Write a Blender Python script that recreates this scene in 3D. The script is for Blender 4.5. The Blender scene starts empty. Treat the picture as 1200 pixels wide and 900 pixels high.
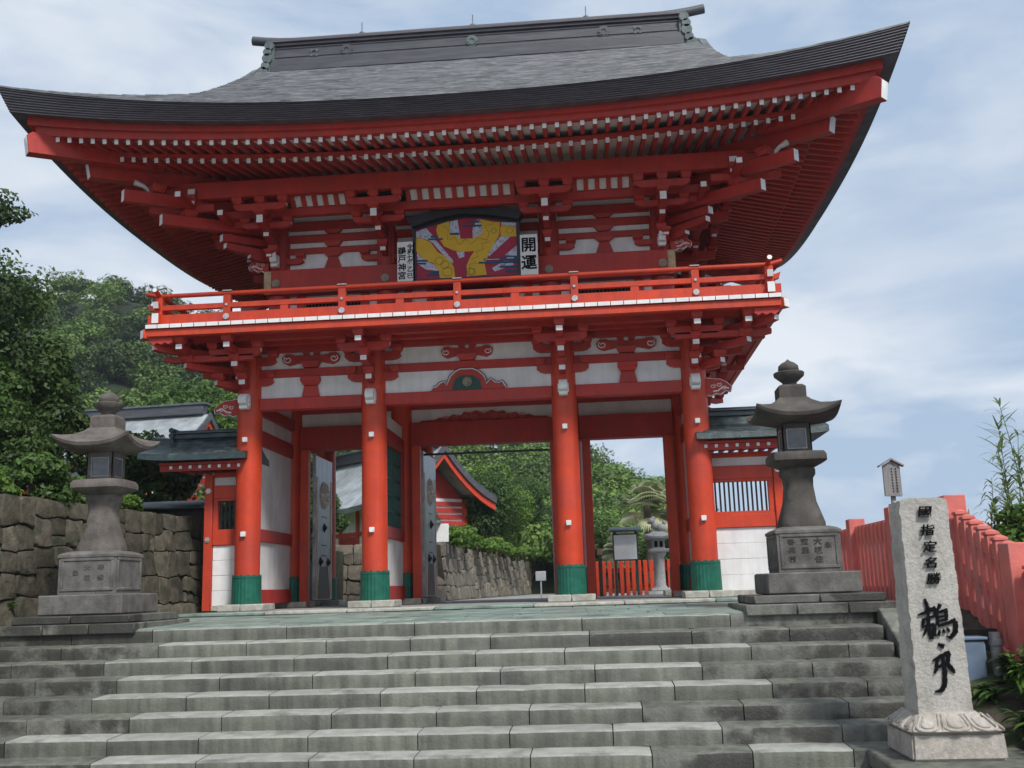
import bpy, bmesh, math, random
import numpy as np
from math import sin, cos, pi, radians
from mathutils import Vector, Matrix
rnd = random.Random(7)
S = bpy.context.scene
COL = S.collection

# ------------------------------------------------------------------ camera
cam_d = bpy.data.cameras.new('camera'); cam = bpy.data.objects.new('camera', cam_d); COL.objects.link(cam)
CX, CY, CZ, YAW, PITCH, ROLL, F = 2.0336, -16.9012, 0.2028, -0.0767, 0.1954, -0.0305, 1217.0
fw = Vector((sin(YAW)*cos(PITCH), cos(YAW)*cos(PITCH), sin(PITCH)))
rt = Vector((cos(YAW), -sin(YAW), 0)); up = rt.cross(fw)
r2 = cos(ROLL)*rt + sin(ROLL)*up; u2 = -sin(ROLL)*rt + cos(ROLL)*up
M = Matrix((r2, u2, -fw)).transposed().to_4x4(); M.translation = (CX, CY, CZ)
cam.matrix_world = M
cam_d.sensor_width = 36; cam_d.lens = F/1200*36
cam_d.clip_start = .1; cam_d.clip_end = 6000
cam_d.dof.use_dof = True; cam_d.dof.focus_distance = 14.5; cam_d.dof.aperture_fstop = 2.4
S.camera = cam
S.render.resolution_x = 1024; S.render.resolution_y = 768

# ------------------------------------------------------------------ light
SUN_EL, SUN_AZ = radians(50), radians(34)      # azimuth measured from -Y (towards the camera) to +X
sd = bpy.data.lights.new('sun', 'SUN'); so = bpy.data.objects.new('sun', sd); COL.objects.link(so)
sd.energy = 1.95; sd.angle = radians(11); sd.color = (1, .965, .92)
sdir = Vector((sin(SUN_AZ)*cos(SUN_EL), -cos(SUN_AZ)*cos(SUN_EL), sin(SUN_EL)))
so.rotation_euler = sdir.to_track_quat('Z', 'Y').to_euler()
W = bpy.data.worlds.new('World'); S.world = W; W.use_nodes = True
nt = W.node_tree; nt.nodes.clear()
def N(t, typ, **k):
    n = t.nodes.new(typ)
    for a, b in k.items(): setattr(n, a, b)
    return n
sky = N(nt, 'ShaderNodeTexSky', sky_type='NISHITA', sun_disc=False, sun_elevation=SUN_EL, sun_rotation=pi - SUN_AZ)
sky.air_density = 1.0; sky.dust_density = 1.0
tc = N(nt, 'ShaderNodeTexCoord'); mp = N(nt, 'ShaderNodeMapping'); mp.inputs['Scale'].default_value = (1.0, 1.0, 3.0)
mp.inputs['Location'].default_value = (.62, .30, .05)
n1 = N(nt, 'ShaderNodeTexNoise'); n1.inputs['Scale'].default_value = 4.2; n1.inputs['Detail'].default_value = 10; n1.inputs['Roughness'].default_value = .53
n1.inputs['Distortion'].default_value = .25
cr = N(nt, 'ShaderNodeValToRGB'); cr.color_ramp.elements[0].position = .40; cr.color_ramp.elements[1].position = .62
n2 = N(nt, 'ShaderNodeTexNoise'); n2.inputs['Scale'].default_value = 1.3; n2.inputs['Detail'].default_value = 3
cr2 = N(nt, 'ShaderNodeValToRGB'); cr2.color_ramp.elements[0].position = .35; cr2.color_ramp.elements[1].position = .7
ccol = N(nt, 'ShaderNodeMixRGB')     # thin high cloud to thicker cloud
ccol.inputs[1].default_value = (2.70, 3.50, 4.65, 1); ccol.inputs[2].default_value = (5.3, 5.6, 6.0, 1)
veil = N(nt, 'ShaderNodeMixRGB'); veil.inputs[0].default_value = .94
bg = N(nt, 'ShaderNodeBackground'); bg.inputs[1].default_value = .085
ow = N(nt, 'ShaderNodeOutputWorld')
L = nt.links.new
L(tc.outputs['Generated'], mp.inputs[0]); L(mp.outputs[0], n1.inputs['Vector']); L(mp.outputs[0], n2.inputs['Vector'])
L(n1.outputs[0], cr.inputs[0]); L(n2.outputs[0], cr2.inputs[0])
mm = N(nt, 'ShaderNodeMath', operation='MULTIPLY'); L(cr.outputs[0], mm.inputs[0])
ma = N(nt, 'ShaderNodeMath', operation='ADD'); ma.inputs[1].default_value = .38; L(cr2.outputs[0], ma.inputs[0]); L(ma.outputs[0], mm.inputs[1])
mm.use_clamp = True
L(mm.outputs[0], ccol.inputs[0]); L(sky.outputs[0], veil.inputs[1]); L(ccol.outputs[0], veil.inputs[2])
L(veil.outputs[0], bg.inputs[0]); L(bg.outputs[0], ow.inputs[0])
S.view_settings.view_transform = 'Standard'; S.view_settings.look = 'None'
S.view_settings.exposure = 0.90; S.view_settings.gamma = 1.0
S.cycles.max_bounces = 8; S.cycles.diffuse_bounces = 4

# ------------------------------------------------------------------ materials
def mat(name, col, rough=.6, var=.12, nscale=6, bump=.0, bscale=40, metal=0., rand=0., col2=None, spec=.4, stain=None, stretch=(1, 1, 1), stain_scale=1.5, stain_pos=(.5, .68), streak=0.):
    m = bpy.data.materials.new(name); m.use_nodes = True; t = m.node_tree; t.nodes.clear(); l = t.links.new
    o = N(t, 'ShaderNodeOutputMaterial'); p = N(t, 'ShaderNodeBsdfPrincipled'); l(p.outputs[0], o.inputs[0])
    p.inputs['Roughness'].default_value = rough; p.inputs['Metallic'].default_value = metal
    p.inputs['Specular IOR Level'].default_value = spec
    g = N(t, 'ShaderNodeNewGeometry'); mp = N(t, 'ShaderNodeMapping'); mp.inputs['Scale'].default_value = stretch; l(g.outputs['Position'], mp.inputs[0])
    nz = N(t, 'ShaderNodeTexNoise'); nz.inputs['Scale'].default_value = nscale; nz.inputs['Detail'].default_value = 6; nz.inputs['Roughness'].default_value = .6
    l(mp.outputs[0], nz.inputs['Vector'])
    mx = N(t, 'ShaderNodeMixRGB'); c2 = col2 or tuple(c*(1-var*2) for c in col)
    c1 = tuple(min(1, c*(1+var)) for c in col)
    mx.inputs[1].default_value = (*c2, 1); mx.inputs[2].default_value = (*c1, 1)
    rp = N(t, 'ShaderNodeValToRGB'); rp.color_ramp.elements[0].position = .32; rp.color_ramp.elements[1].position = .68
    l(nz.outputs[0], rp.inputs[0]); l(rp.outputs[0], mx.inputs[0])
    cur = mx.outputs[0]
    if stain:
        sn = N(t, 'ShaderNodeTexNoise'); sn.inputs['Scale'].default_value = stain_scale; sn.inputs['Detail'].default_value = 8; sn.inputs['Roughness'].default_value = .62
        l(mp.outputs[0], sn.inputs['Vector'])
        sr = N(t, 'ShaderNodeValToRGB'); sr.color_ramp.elements[0].position = stain_pos[0]; sr.color_ramp.elements[1].position = stain_pos[1]
        l(sn.outputs[0], sr.inputs[0]); ms = N(t, 'ShaderNodeMixRGB'); ms.inputs[2].default_value = (*stain, 1)
        l(sr.outputs[0], ms.inputs[0]); l(cur, ms.inputs[1]); cur = ms.outputs[0]
    if streak:
        smp = N(t, 'ShaderNodeMapping'); smp.inputs['Scale'].default_value = (11, 11, .7); l(g.outputs['Position'], smp.inputs[0])
        s2 = N(t, 'ShaderNodeTexNoise'); s2.inputs['Scale'].default_value = 1; s2.inputs['Detail'].default_value = 5; l(smp.outputs[0], s2.inputs['Vector'])
        s3 = N(t, 'ShaderNodeMapRange'); s3.inputs[1].default_value = .4; s3.inputs[2].default_value = .75; s3.inputs[3].default_value = 1; s3.inputs[4].default_value = 1-streak
        l(s2.outputs[0], s3.inputs[0]); s4 = N(t, 'ShaderNodeVectorMath', operation='SCALE'); l(cur, s4.inputs[0]); l(s3.outputs[0], s4.inputs['Scale']); cur = s4.outputs[0]
    if rand:
        oi = N(t, 'ShaderNodeObjectInfo'); mr = N(t, 'ShaderNodeMapRange'); mr.inputs[3].default_value = 1-rand; mr.inputs[4].default_value = 1+rand
        l(oi.outputs['Random'], mr.inputs[0]); vm = N(t, 'ShaderNodeVectorMath', operation='SCALE')
        l(cur, vm.inputs[0]); l(mr.outputs[0], vm.inputs['Scale']); cur = vm.outputs[0]
    l(cur, p.inputs['Base Color'])
    if bump:
        bn = N(t, 'ShaderNodeTexNoise'); bn.inputs['Scale'].default_value = bscale; bn.inputs['Detail'].default_value = 8; bn.inputs['Roughness'].default_value = .65
        l(mp.outputs[0], bn.inputs['Vector'])
        b = N(t, 'ShaderNodeBump'); b.inputs['Strength'].default_value = min(1, bump); b.inputs['Distance'].default_value = .02
        l(bn.outputs[0], b.inputs['Height']); l(b.outputs[0], p.inputs['Normal'])
    return m
def leafmat(name, dark, light, rough=.55, trans=.25):
    m = bpy.data.materials.new(name); m.use_nodes = True; t = m.node_tree; t.nodes.clear(); l = t.links.new
    o = N(t, 'ShaderNodeOutputMaterial'); p = N(t, 'ShaderNodeBsdfPrincipled'); tr = N(t, 'ShaderNodeBsdfTranslucent'); ms = N(t, 'ShaderNodeMixShader')
    at = N(t, 'ShaderNodeAttribute', attribute_name='tint')
    mx = N(t, 'ShaderNodeMixRGB'); mx.inputs[1].default_value = (*dark, 1); mx.inputs[2].default_value = (*light, 1)
    l(at.outputs['Fac'], mx.inputs[0]); l(mx.outputs[0], p.inputs['Base Color']); l(mx.outputs[0], tr.inputs[0])
    p.inputs['Roughness'].default_value = rough; p.inputs['Specular IOR Level'].default_value = .3; ms.inputs[0].default_value = trans
    l(p.outputs[0], ms.inputs[1]); l(tr.outputs[0], ms.inputs[2]); l(ms.outputs[0], o.inputs[0])
    return m
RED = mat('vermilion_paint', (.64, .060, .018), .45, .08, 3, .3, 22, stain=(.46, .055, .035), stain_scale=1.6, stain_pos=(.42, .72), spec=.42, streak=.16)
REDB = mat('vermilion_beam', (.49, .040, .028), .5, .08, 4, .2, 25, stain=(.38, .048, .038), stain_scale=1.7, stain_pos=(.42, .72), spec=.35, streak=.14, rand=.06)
REDP = mat('faded_vermilion', (.66, .175, .145), .6, .10, 3, .25, 30, stain=(.52, .20, .18), stain_scale=2.5, spec=.3)
WHT = mat('white_end_paint', (.80, .80, .78), .5, .05, 9, .1, 60, rand=.04)
PLA = mat('white_plaster', (.84, .84, .83), .8, .05, 2, .15, 20, stain=(.66, .64, .61), stain_scale=1.6, stain_pos=(.45, .75), streak=.13)
GRN = mat('green_copper_sleeve', (.012, .13, .085), .45, .15, 8, .15, 40, stain=(.008, .085, .06), stain_scale=5)
TILE = mat('weathered_copper_tile', (.060, .080, .084), .45, .3, 8, .3, 40, rand=.45, stain=(.13, .15, .15), stain_scale=5)
DGR = mat('dark_green_lattice', (.02, .075, .06), .5, .1, 8)
ROOF = mat('weathered_copper_shingle', (.155, .16, .172), .45, .15, 14, .4, 60, stain=(.21, .225, .23), stain_scale=1.2, stain_pos=(.5, .8), stretch=(1, 1, 1), spec=.55)
ROOFE = mat('shingle_edge', (.16, .165, .175), .5, .35, 4, .3, 60, stain=(.25, .262, .27), stain_scale=9, stain_pos=(.50, .62), stretch=(.35, .35, 4))
EAVE = mat('layered_eave_copper', (.105, .092, .105), .5, .2, 5, .3, 30, stretch=(.6, .6, 16), col2=(.055, .048, .058), spec=.5)
RIDG = mat('ridge_copper', (.075, .074, .086), .42, .12, 8, .3, 25, stretch=(.3, 1, 3), stain=(.10, .108, .108), stain_scale=3, spec=.5)
VERD = mat('verdigris_copper', (.12, .15, .145), .55, .2, 7, .3, 30, stain=(.10, .13, .13), stain_scale=4)
TEAL = mat('dark_teal_copper', (.022, .042, .044), .4, .25, 7, .3, 30, stain=(.06, .10, .095), stain_scale=5, spec=.55)
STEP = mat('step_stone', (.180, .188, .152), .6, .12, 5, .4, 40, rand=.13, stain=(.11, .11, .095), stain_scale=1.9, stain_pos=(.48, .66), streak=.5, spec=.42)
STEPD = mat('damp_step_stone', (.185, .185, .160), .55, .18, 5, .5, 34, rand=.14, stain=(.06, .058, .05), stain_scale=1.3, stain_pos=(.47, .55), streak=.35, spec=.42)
STEPT = mat('sky_lightened_tread_stone', (.36, .365, .325), .55, .12, 6, .4, 40, rand=.10, stain=(.16, .16, .14), stain_scale=2.6, stain_pos=(.52, .7), spec=.45)  # paler than risers: sky light on treads and nosings painted into colour
STEPG = mat('landing_stone', (.24, .31, .265), .5, .16, 4, .3, 30, rand=.10, stain=(.10, .12, .11), stain_scale=2.2, spec=.45)
LAN2 = mat('brown_lantern_stone', (.20, .175, .155), .85, .2, 9, .7, 60, stain=(.10, .088, .078), stain_scale=4.5, stain_pos=(.45, .65), spec=.2, streak=.25)
LAN = mat('lantern_stone', (.125, .112, .098), .85, .2, 9, .7, 60, stain=(.07, .065, .06), stain_scale=4.5, stain_pos=(.45, .65), spec=.2, streak=.2)
LANP = mat('lantern_plinth_stone', (.175, .165, .152), .8, .16, 7, .5, 50, stain=(.095, .09, .085), stain_scale=3, spec=.25, streak=.25)
LETT = mat('carved_inscription', (.05, .047, .043), .9, .1)
LETT2 = mat('worn_inscription', (.10, .093, .085), .9, .1)
WALLS = mat('retaining_wall_stone', (.118, .104, .078), .88, .22, 7, 1., 18, rand=.32, stain=(.045, .052, .034), stain_scale=3.2, stain_pos=(.47, .66), spec=.2)
WALL2 = mat('beige_wall_stone', (.21, .185, .145), .88, .2, 7, .8, 18, rand=.25, stain=(.12, .11, .085), stain_scale=2.5)
GAP = mat('wall_joint_earth', (.045, .04, .032), .95, .2, 8)
GRAN = mat('white_granite', (.49, .465, .42), .9, .11, 60, .8, 26, stain=(.35, .33, .29), stain_scale=3.5, streak=.18, spec=.25)
GRAN2 = mat('pale_base_granite', (.46, .42, .37), .85, .12, 30, .5, 60, stain=(.30, .27, .23), stain_scale=6, spec=.25)
BASE = mat('pale_foundation_stone', (.47, .46, .40), .75, .15, 9, .4, 40, stain=(.28, .27, .22), stain_scale=5)
INK = mat('black_ink', (.008, .008, .009), .9, .1, spec=.05)
BLK = mat('black_lacquer', (.018, .018, .024), .35, .1)
PAPER = mat('white_signboard', (.86, .86, .84), .6, .03)
GOLD = mat('brass_fitting', (.55, .42, .20), .38, .2, 30, metal=.7)
SILV = mat('silver_fitting', (.62, .62, .58), .35, .15, 30, metal=.6)
AGED = mat('aged_bronze_fitting', (.36, .31, .23), .4, .35, 60, .4, 80, metal=.5)
CREST = mat('pale_gold_crest', (.80, .73, .60), .5, .15, 20)
STEEL = mat('grey_door_metal', (.52, .57, .63), .30, .2, 5, metal=.1, stretch=(1, 6, .8))
TAN = mat('door_gold_leaf', (.50, .36, .20), .45, .2, 8, metal=.3)
YEL = mat('painting_yellow', (.72, .44, .02), .5, .04)
CRIM = mat('painting_crimson', (.37, .012, .045), .5, .05)
PALE = mat('painting_pale_blue', (.56, .60, .70), .5, .05)
NAVY = mat('painting_navy', (.02, .06, .14), .5, .05)
PGRN = mat('painting_green', (.03, .25, .09), .5, .05)
WOODG = mat('weathered_grey_wood', (.27, .255, .25), .85, .15, 5, .3, 40, stretch=(8, 8, 1))
BLUE = mat('pale_blue_metal', (.15, .21, .29), .45, .08, 8)
PIPE = mat('grey_pipe', (.17, .17, .175), .5, .15, 8)
SOIL = mat('garden_soil', (.06, .05, .035), .95, .3, 9, .8, 30, stain=(.05, .075, .025), stain_scale=2)
PAVE = mat('grey_paving', (.30, .295, .275), .85, .12, 3, .4, 40)
HILLG = mat('hill_ground', (.018, .032, .012), .95, .3, .5)
GRASS = mat('short_grass', (.07, .12, .025), .9, .3, 3, .5, 60)
SEA = mat('sea_water', (.03, .06, .085), .15, .1, .02, .3, .5)
BARK = mat('tree_bark', (.085, .065, .048), .9, .2, 12, .7, 30)
GLASS = mat('lantern_window_glass', (.09, .10, .115), .12, .2, 14, spec=.7)
LSTN = mat('light_grey_granite', (.35, .35, .345), .8, .12, 10, .4, 40)
LFD = leafmat('dark_leaves', (.018, .040, .012), (.085, .145, .035))
LFM = leafmat('mid_leaves', (.020, .048, .014), (.10, .18, .036))
LFL = leafmat('light_leaves', (.03, .07, .012), (.16, .28, .04))
LFH = leafmat('hill_leaves', (.012, .030, .010), (.165, .265, .055), trans=.18)
LFR = leafmat('reed_leaves', (.10, .16, .05), (.32, .42, .16), trans=.4)
PALM = leafmat('palm_leaves', (.14, .18, .07), (.50, .50, .30))

# ------------------------------------------------------------------ mesh building
class MB:
    def __init__(s): s.v = []; s.f = []; s.m = []
    def add(s, vs, fs, m=0):
        b = len(s.v); s.v += [tuple(v) for v in vs]
        for i, f in enumerate(fs):
            s.f.append(tuple(b+k for k in f)); s.m.append(m[i] if isinstance(m, (list, tuple)) else m)
        return s
    def box(s, x0, x1, y0, y1, z0, z1, m=0, fm=None):   # fm: {'-y':1,...}
        mm = [m]*6
        if fm:
            for k, val in fm.items(): mm[['-z', '+z', '-y', '+x', '+y', '-x'].index(k)] = val
        return s.add([(x0, y0, z0), (x1, y0, z0), (x1, y1, z0), (x0, y1, z0), (x0, y0, z1), (x1, y0, z1), (x1, y1, z1), (x0, y1, z1)],
                     [(0, 3, 2, 1), (4, 5, 6, 7), (0, 1, 5, 4), (1, 2, 6, 5), (2, 3, 7, 6), (3, 0, 4, 7)], mm)
    def frus(s, c, b0, b1, z0, z1, m=0):                # tapered box: half sizes (x,y) at the bottom and top
        x, y = c
        return s.add([(x-b0[0], y-b0[1], z0), (x+b0[0], y-b0[1], z0), (x+b0[0], y+b0[1], z0), (x-b0[0], y+b0[1], z0),
                      (x-b1[0], y-b1[1], z1), (x+b1[0], y-b1[1], z1), (x+b1[0], y+b1[1], z1), (x-b1[0], y+b1[1], z1)],
                     [(0, 3, 2, 1), (4, 5, 6, 7), (0, 1, 5, 4), (1, 2, 6, 5), (2, 3, 7, 6), (3, 0, 4, 7)], m)
    def prism(s, poly, O, U, V, Wd, w0, w1, m=0, sm=None, c0=None, c1=None):
        O, U, V, Wd = map(Vector, (O, U, V, Wd)); n = len(poly)
        vs = [O+U*a+V*b+Wd*w0 for a, b in poly] + [O+U*a+V*b+Wd*w1 for a, b in poly]
        fs = [tuple(range(n-1, -1, -1)), tuple(range(n, 2*n))]; ms = [m if c0 is None else c0, m if c1 is None else c1]
        for i in range(n):
            j = (i+1) % n; fs.append((i, j, n+j, n+i)); ms.append((sm or {}).get(i, m))
        return s.add(vs, fs, ms)
    def tube(s, pts, rad, n=8, m=0, cm=None, caps=True):
        pts = [Vector(p) for p in pts]; rad = rad if isinstance(rad, (list, tuple)) else [rad]*len(pts)
        vs = []; prev = None
        for i, p in enumerate(pts):
            d = (pts[min(i+1, len(pts)-1)]-pts[max(i-1, 0)]).normalized()
            if prev is None: a = Vector((0, 0, 1)) if abs(d.z) < .9 else Vector((1, 0, 0)); u = d.cross(a).normalized()
            else: u = (prev-d*prev.dot(d)).normalized()
            prev = u; w = d.cross(u)
            for k in range(n): t = 2*pi*k/n; vs.append(p+(u*cos(t)+w*sin(t))*rad[i])
        fs = []; ms = []
        for i in range(len(pts)-1):
            for k in range(n): k2 = (k+1) % n; fs.append((i*n+k, i*n+k2, (i+1)*n+k2, (i+1)*n+k)); ms.append(m)
        if caps:
            fs.append(tuple(range(n-1, -1, -1))); ms.append(m if cm is None else cm)
            b = (len(pts)-1)*n; fs.append(tuple(range(b, b+n))); ms.append(m if cm is None else cm)
        return s.add(vs, fs, ms)
    def lathe(s, c, prof, n=24, m=0):                   # prof: (r,z) bottom to top
        vs = [(c[0]+r*cos(2*pi*k/n), c[1]+r*sin(2*pi*k/n), c[2]+z) for r, z in prof for k in range(n)]
        fs = [(i*n+k, i*n+(k+1) % n, (i+1)*n+(k+1) % n, (i+1)*n+k) for i in range(len(prof)-1) for k in range(n)]
        fs.append(tuple(range(n-1, -1, -1))); fs.append(tuple(range((len(prof)-1)*n, len(prof)*n)))
        return s.add(vs, fs, m)
    def disc(s, c, nrm, r, th, n=16, m=0, scallop=0, amp=.1):
        nrm = Vector(nrm).normalized(); a = Vector((0, 0, 1)) if abs(nrm.z) < .9 else Vector((1, 0, 0)); u = nrm.cross(a).normalized(); w = nrm.cross(u)
        poly = []
        for k in range(n):
            t = 2*pi*k/n; rr = r*(1-(amp if (scallop and k % 2) else 0)); poly.append((rr*cos(t), rr*sin(t)))
        return s.prism(poly, c, u, w, nrm, 0, th, m)
    def loft(s, secs, m=0, caps=True, jm=None):                  # list of equally long closed point loops
        n = len(secs[0]); vs = [p for sc in secs for p in sc]
        fs = [(i*n+k, i*n+(k+1) % n, (i+1)*n+(k+1) % n, (i+1)*n+k) for i in range(len(secs)-1) for k in range(n)]
        if jm: m = [jm.get(k, m) for i in range(len(secs)-1) for k in range(n)]+([m, m] if caps else [])
        if caps: fs.append(tuple(range(n-1, -1, -1))); fs.append(tuple(range((len(secs)-1)*n, len(secs)*n)))
        return s.add(vs, fs, m)
    def mesh(s, name, mats, bevel=0, smooth=False, seg=1, angle=40):
        me = bpy.data.meshes.new(name); me.from_pydata(s.v, [], s.f)
        for mt in (mats if isinstance(mats, (list, tuple)) else [mats]): me.materials.append(mt)
        me.polygons.foreach_set('material_index', s.m); me.update()
        bm = bmesh.new(); bm.from_mesh(me); bmesh.ops.recalc_face_normals(bm, faces=bm.faces)
        if bevel: bmesh.ops.bevel(bm, geom=[e for e in bm.edges if e.calc_face_angle(0) > .5], offset=bevel, segments=seg, affect='EDGES', clamp_overlap=True)
        bm.to_mesh(me); bm.free()
        if smooth or bevel:
            me.polygons.foreach_set('use_smooth', [True]*len(me.polygons)); me.set_sharp_from_angle(angle=radians(angle))
        return me
    def build(s, name, mats, parent=None, **k):
        return link(s.mesh(name, mats, **k), name, parent)
def link(me, name, parent=None, loc=None, rot=None, scale=None):
    o = bpy.data.objects.new(name, me); COL.objects.link(o)
    if loc is not None: o.location = loc
    if rot is not None: o.rotation_euler = rot
    if scale is not None: o.scale = scale
    if parent is not None:
        o.parent = parent
        r = parent
        while r.parent: r = r.parent
        o.matrix_parent_inverse = Matrix.Identity(4) if parent.parent or parent.type == 'MESH' else Matrix.Translation(-parent.location)
    return o
def tag(o, label, cat, group=None, kind=None):
    o['label'] = label; o['category'] = cat
    if group: o['group'] = group
    if kind: o['kind'] = kind
    return o
def thing(name, label, cat, loc=(0, 0, 0), group=None):
    o = bpy.data.objects.new(name, None); COL.objects.link(o); o.location = loc; o.empty_display_size = .3
    return tag(o, label, cat, group)
def struct(o, label=None):
    o['kind'] = 'structure'
    if label: o['label'] = label
    return o
def copy_tree(o, delta, parent=None):
    c = o.copy(); COL.objects.link(c)
    if parent is not None: c.parent = parent
    else: c.location = Vector(o.location)+Vector(delta)
    for ch in o.children: copy_tree(ch, (0, 0, 0), c)
    return c
def glyph_mb(mb, ch, cx, cz, size, y, thick=.004, bold=0., m=0, shear=0., sx=1.0, sz=1.0):
    cu = bpy.data.curves.new('glyph', 'FONT'); cu.body = ch; cu.size = size; cu.extrude = thick; cu.offset = bold; cu.shear = shear
    cu.resolution_u = 3
    ob = bpy.data.objects.new('glyph', cu); COL.objects.link(ob)
    me = bpy.data.meshes.new_from_object(ob.evaluated_get(bpy.context.evaluated_depsgraph_get()))
    xs = [v.co.x for v in me.vertices]; ys = [v.co.y for v in me.vertices]
    if xs:
        mx, my = (min(xs)+max(xs))/2, (min(ys)+max(ys))/2
        mb.add([(cx+(v.co.x-mx)*sx, y-v.co.z, cz+(v.co.y-my)*sz) for v in me.vertices], [tuple(p.vertices) for p in me.polygons], m)
    bpy.data.objects.remove(ob); bpy.data.curves.remove(cu); bpy.data.meshes.remove(me)

# ================================================================== THE GATE
GATE = thing('shrine_gate', 'tall two-storey vermilion shrine gate with a sweeping dark roof at the top of the steps', 'gate', (0, 2.5, 0))
XL = [-3.72, -1.59, 1.59, 3.72]; YL = [0., 2.5, 5.]
XU = [-3.35, -1.42, 1.42, 3.35]; YU = [.38, 2.5, 4.62]
# --- foundation stones, columns, sleeves, pegs
mb = MB(); mb.box(-.375, -.004, -.33, .33, -.01, .1); mb.box(.004, .375, -.33, .33, -.01, .1)
stone_me = mb.mesh('foundation_stone', BASE, bevel=.012)
mb = MB(); mb.lathe((0, 0, 0), [(.205, .1), (.21, 1.2), (.208, 3.0), (.2, 4.24)], 36)
col_me = mb.mesh('column', RED, smooth=True)
mb = MB(); n = 52; secs = []
for z, r, sc in ((.1, .236, 0), (.14, .236, 0), (.50, .23, 0), (.57, .23, 1)):
    secs.append([((r+(.006 if k % 2 else 0))*cos(2*pi*k/n), (r+(.006 if k % 2 else 0))*sin(2*pi*k/n), z-(.022 if (sc and k % 4 < 2) else 0)) for k in range(n)])
mb.loft(secs)
mb.lathe((0, 0, .515), [(.231, 0), (.241, .004), (.241, .012), (.231, .016)], 36)
sleeve_me = mb.mesh('green_sleeve', GRN, smooth=True, angle=12)
mb = MB(); mb.box(-.04, .04, -.26, -.15, -.04, .04)
peg_me = mb.mesh('white_peg', WHT, bevel=.006)
for x in XL:
    for y in YL:
        c = link(col_me, 'column', GATE, (x, y, 0))
        link(sleeve_me, 'green_sleeve', c)
        if y == 0:
            for z in (1.22, 2.775): link(peg_me, 'white_peg', c, (0, 0, z))
        link(stone_me, 'foundation_stone', GATE, (x, y, 0))
# --- beams and wall panels of the lower storey, front and back rows, sides
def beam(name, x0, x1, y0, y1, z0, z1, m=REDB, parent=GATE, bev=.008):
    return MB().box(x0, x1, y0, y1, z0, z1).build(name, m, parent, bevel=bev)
for y in (0., 5.):
    for a, b in zip(XL[:-1], XL[1:]):
        beam('tie_beam', a+.19, b-.19, y-.1, y+.1, 3.28, 3.48)
        beam('upper_beam', a+.19, b-.19, y-.07, y+.07, 3.838, 3.98)
        MB().box(a+.15, b-.15, y-.03, y+.03, 3.482, 3.836).build('wall_panel', PLA, GATE)
        MB().box(a+.15, b-.15, y-.03, y+.03, 3.982, 4.26).build('wall_panel', PLA, GATE)
        beam('top_beam', a+.05, b-.05, y-.08, y+.08, 4.262, 4.388)
for x in (XL[0], XL[3]):
    for a, b in zip(YL[:-1], YL[1:]):
        beam('tie_beam', x-.1, x+.1, a+.19, b-.19, 3.283, 3.483)
        beam('upper_beam', x-.07, x+.07, a+.19, b-.19, 3.841, 3.983)
        MB().box(x-.03, x+.03, a+.15, b-.15, 3.485, 3.839).build('wall_panel', PLA, GATE)
        MB().box(x-.03, x+.03, a+.15, b-.15, 3.985, 4.262).build('wall_panel', PLA, GATE)
# middle row: deep lintels, frames
for a, b in zip(XL[:-1], XL[1:]):
    beam('lintel', a+.19, b-.19, 2.33, 2.62, 2.92, 3.36)
    MB().box(a+.15, b-.15, 2.45, 2.52, 3.362, 3.62).build('wall_panel', PLA, GATE)
    beam('upper_beam', a+.19, b-.19, 2.4, 2.6, 3.622, 3.85)
for x0 in (-1.365, 1.24, -3.49, -1.93, 1.83, 3.33):
    beam('door_post', x0-.005, x0+.15, 2.25, 2.42, 0, 2.918, RED)
# interior ceiling with joists
MB().box(-3.7, 3.7, .05, 4.95, 3.80, 3.835).build('ceiling_board', WHT, GATE)
for i in range(15):
    x = -3.4+i*.4857
    if min(abs(x-q) for q in XL) > .1: beam('ceiling_joist', x-.035, x+.035, .1, 2.39, 3.72, 3.80, bev=0)
# walls between the front and middle rows
def side_wall(x, window):
    w = .035
    for (z0, z1) in ((3.03, 3.28), (.33, 1.13)): MB().box(x-w, x+w, .15, 2.4, z0, z1).build('wall_panel', PLA, GATE)
    if not window: MB().box(x-w, x+w, .15, 2.4, 1.34, 2.76).build('wall_panel', PLA, GATE)
    for (z0, z1) in ((2.76, 3.03), (1.13, 1.34), (.09, .33)): beam('wall_rail', x-.075, x+.075, .19, 2.31, z0, z1)
    if window:
        for y0 in (.19, 2.2): beam('window_frame', x-.07, x+.07, y0, y0+.14, 1.342, 2.758)
        for k in range(9): beam('lattice_bar', x-.03, x+.03, .40+k*.215, .43+k*.215, 1.342, 2.758, DGR, bev=0)
        for k in range(4): beam('lattice_rail', x-.025, x+.025, .33, 2.2, 1.6+k*.29, 1.63+k*.29, DGR, bev=0)
side_wall(-3.72, False); side_wall(-1.59, True); side_wall(1.59, True); side_wall(3.72, False)
# black bar across the middle opening
MB().box(-1.3, 1.27, 2.72, 2.76, 2.775, 2.815).build('black_rod', BLK, GATE)
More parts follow.
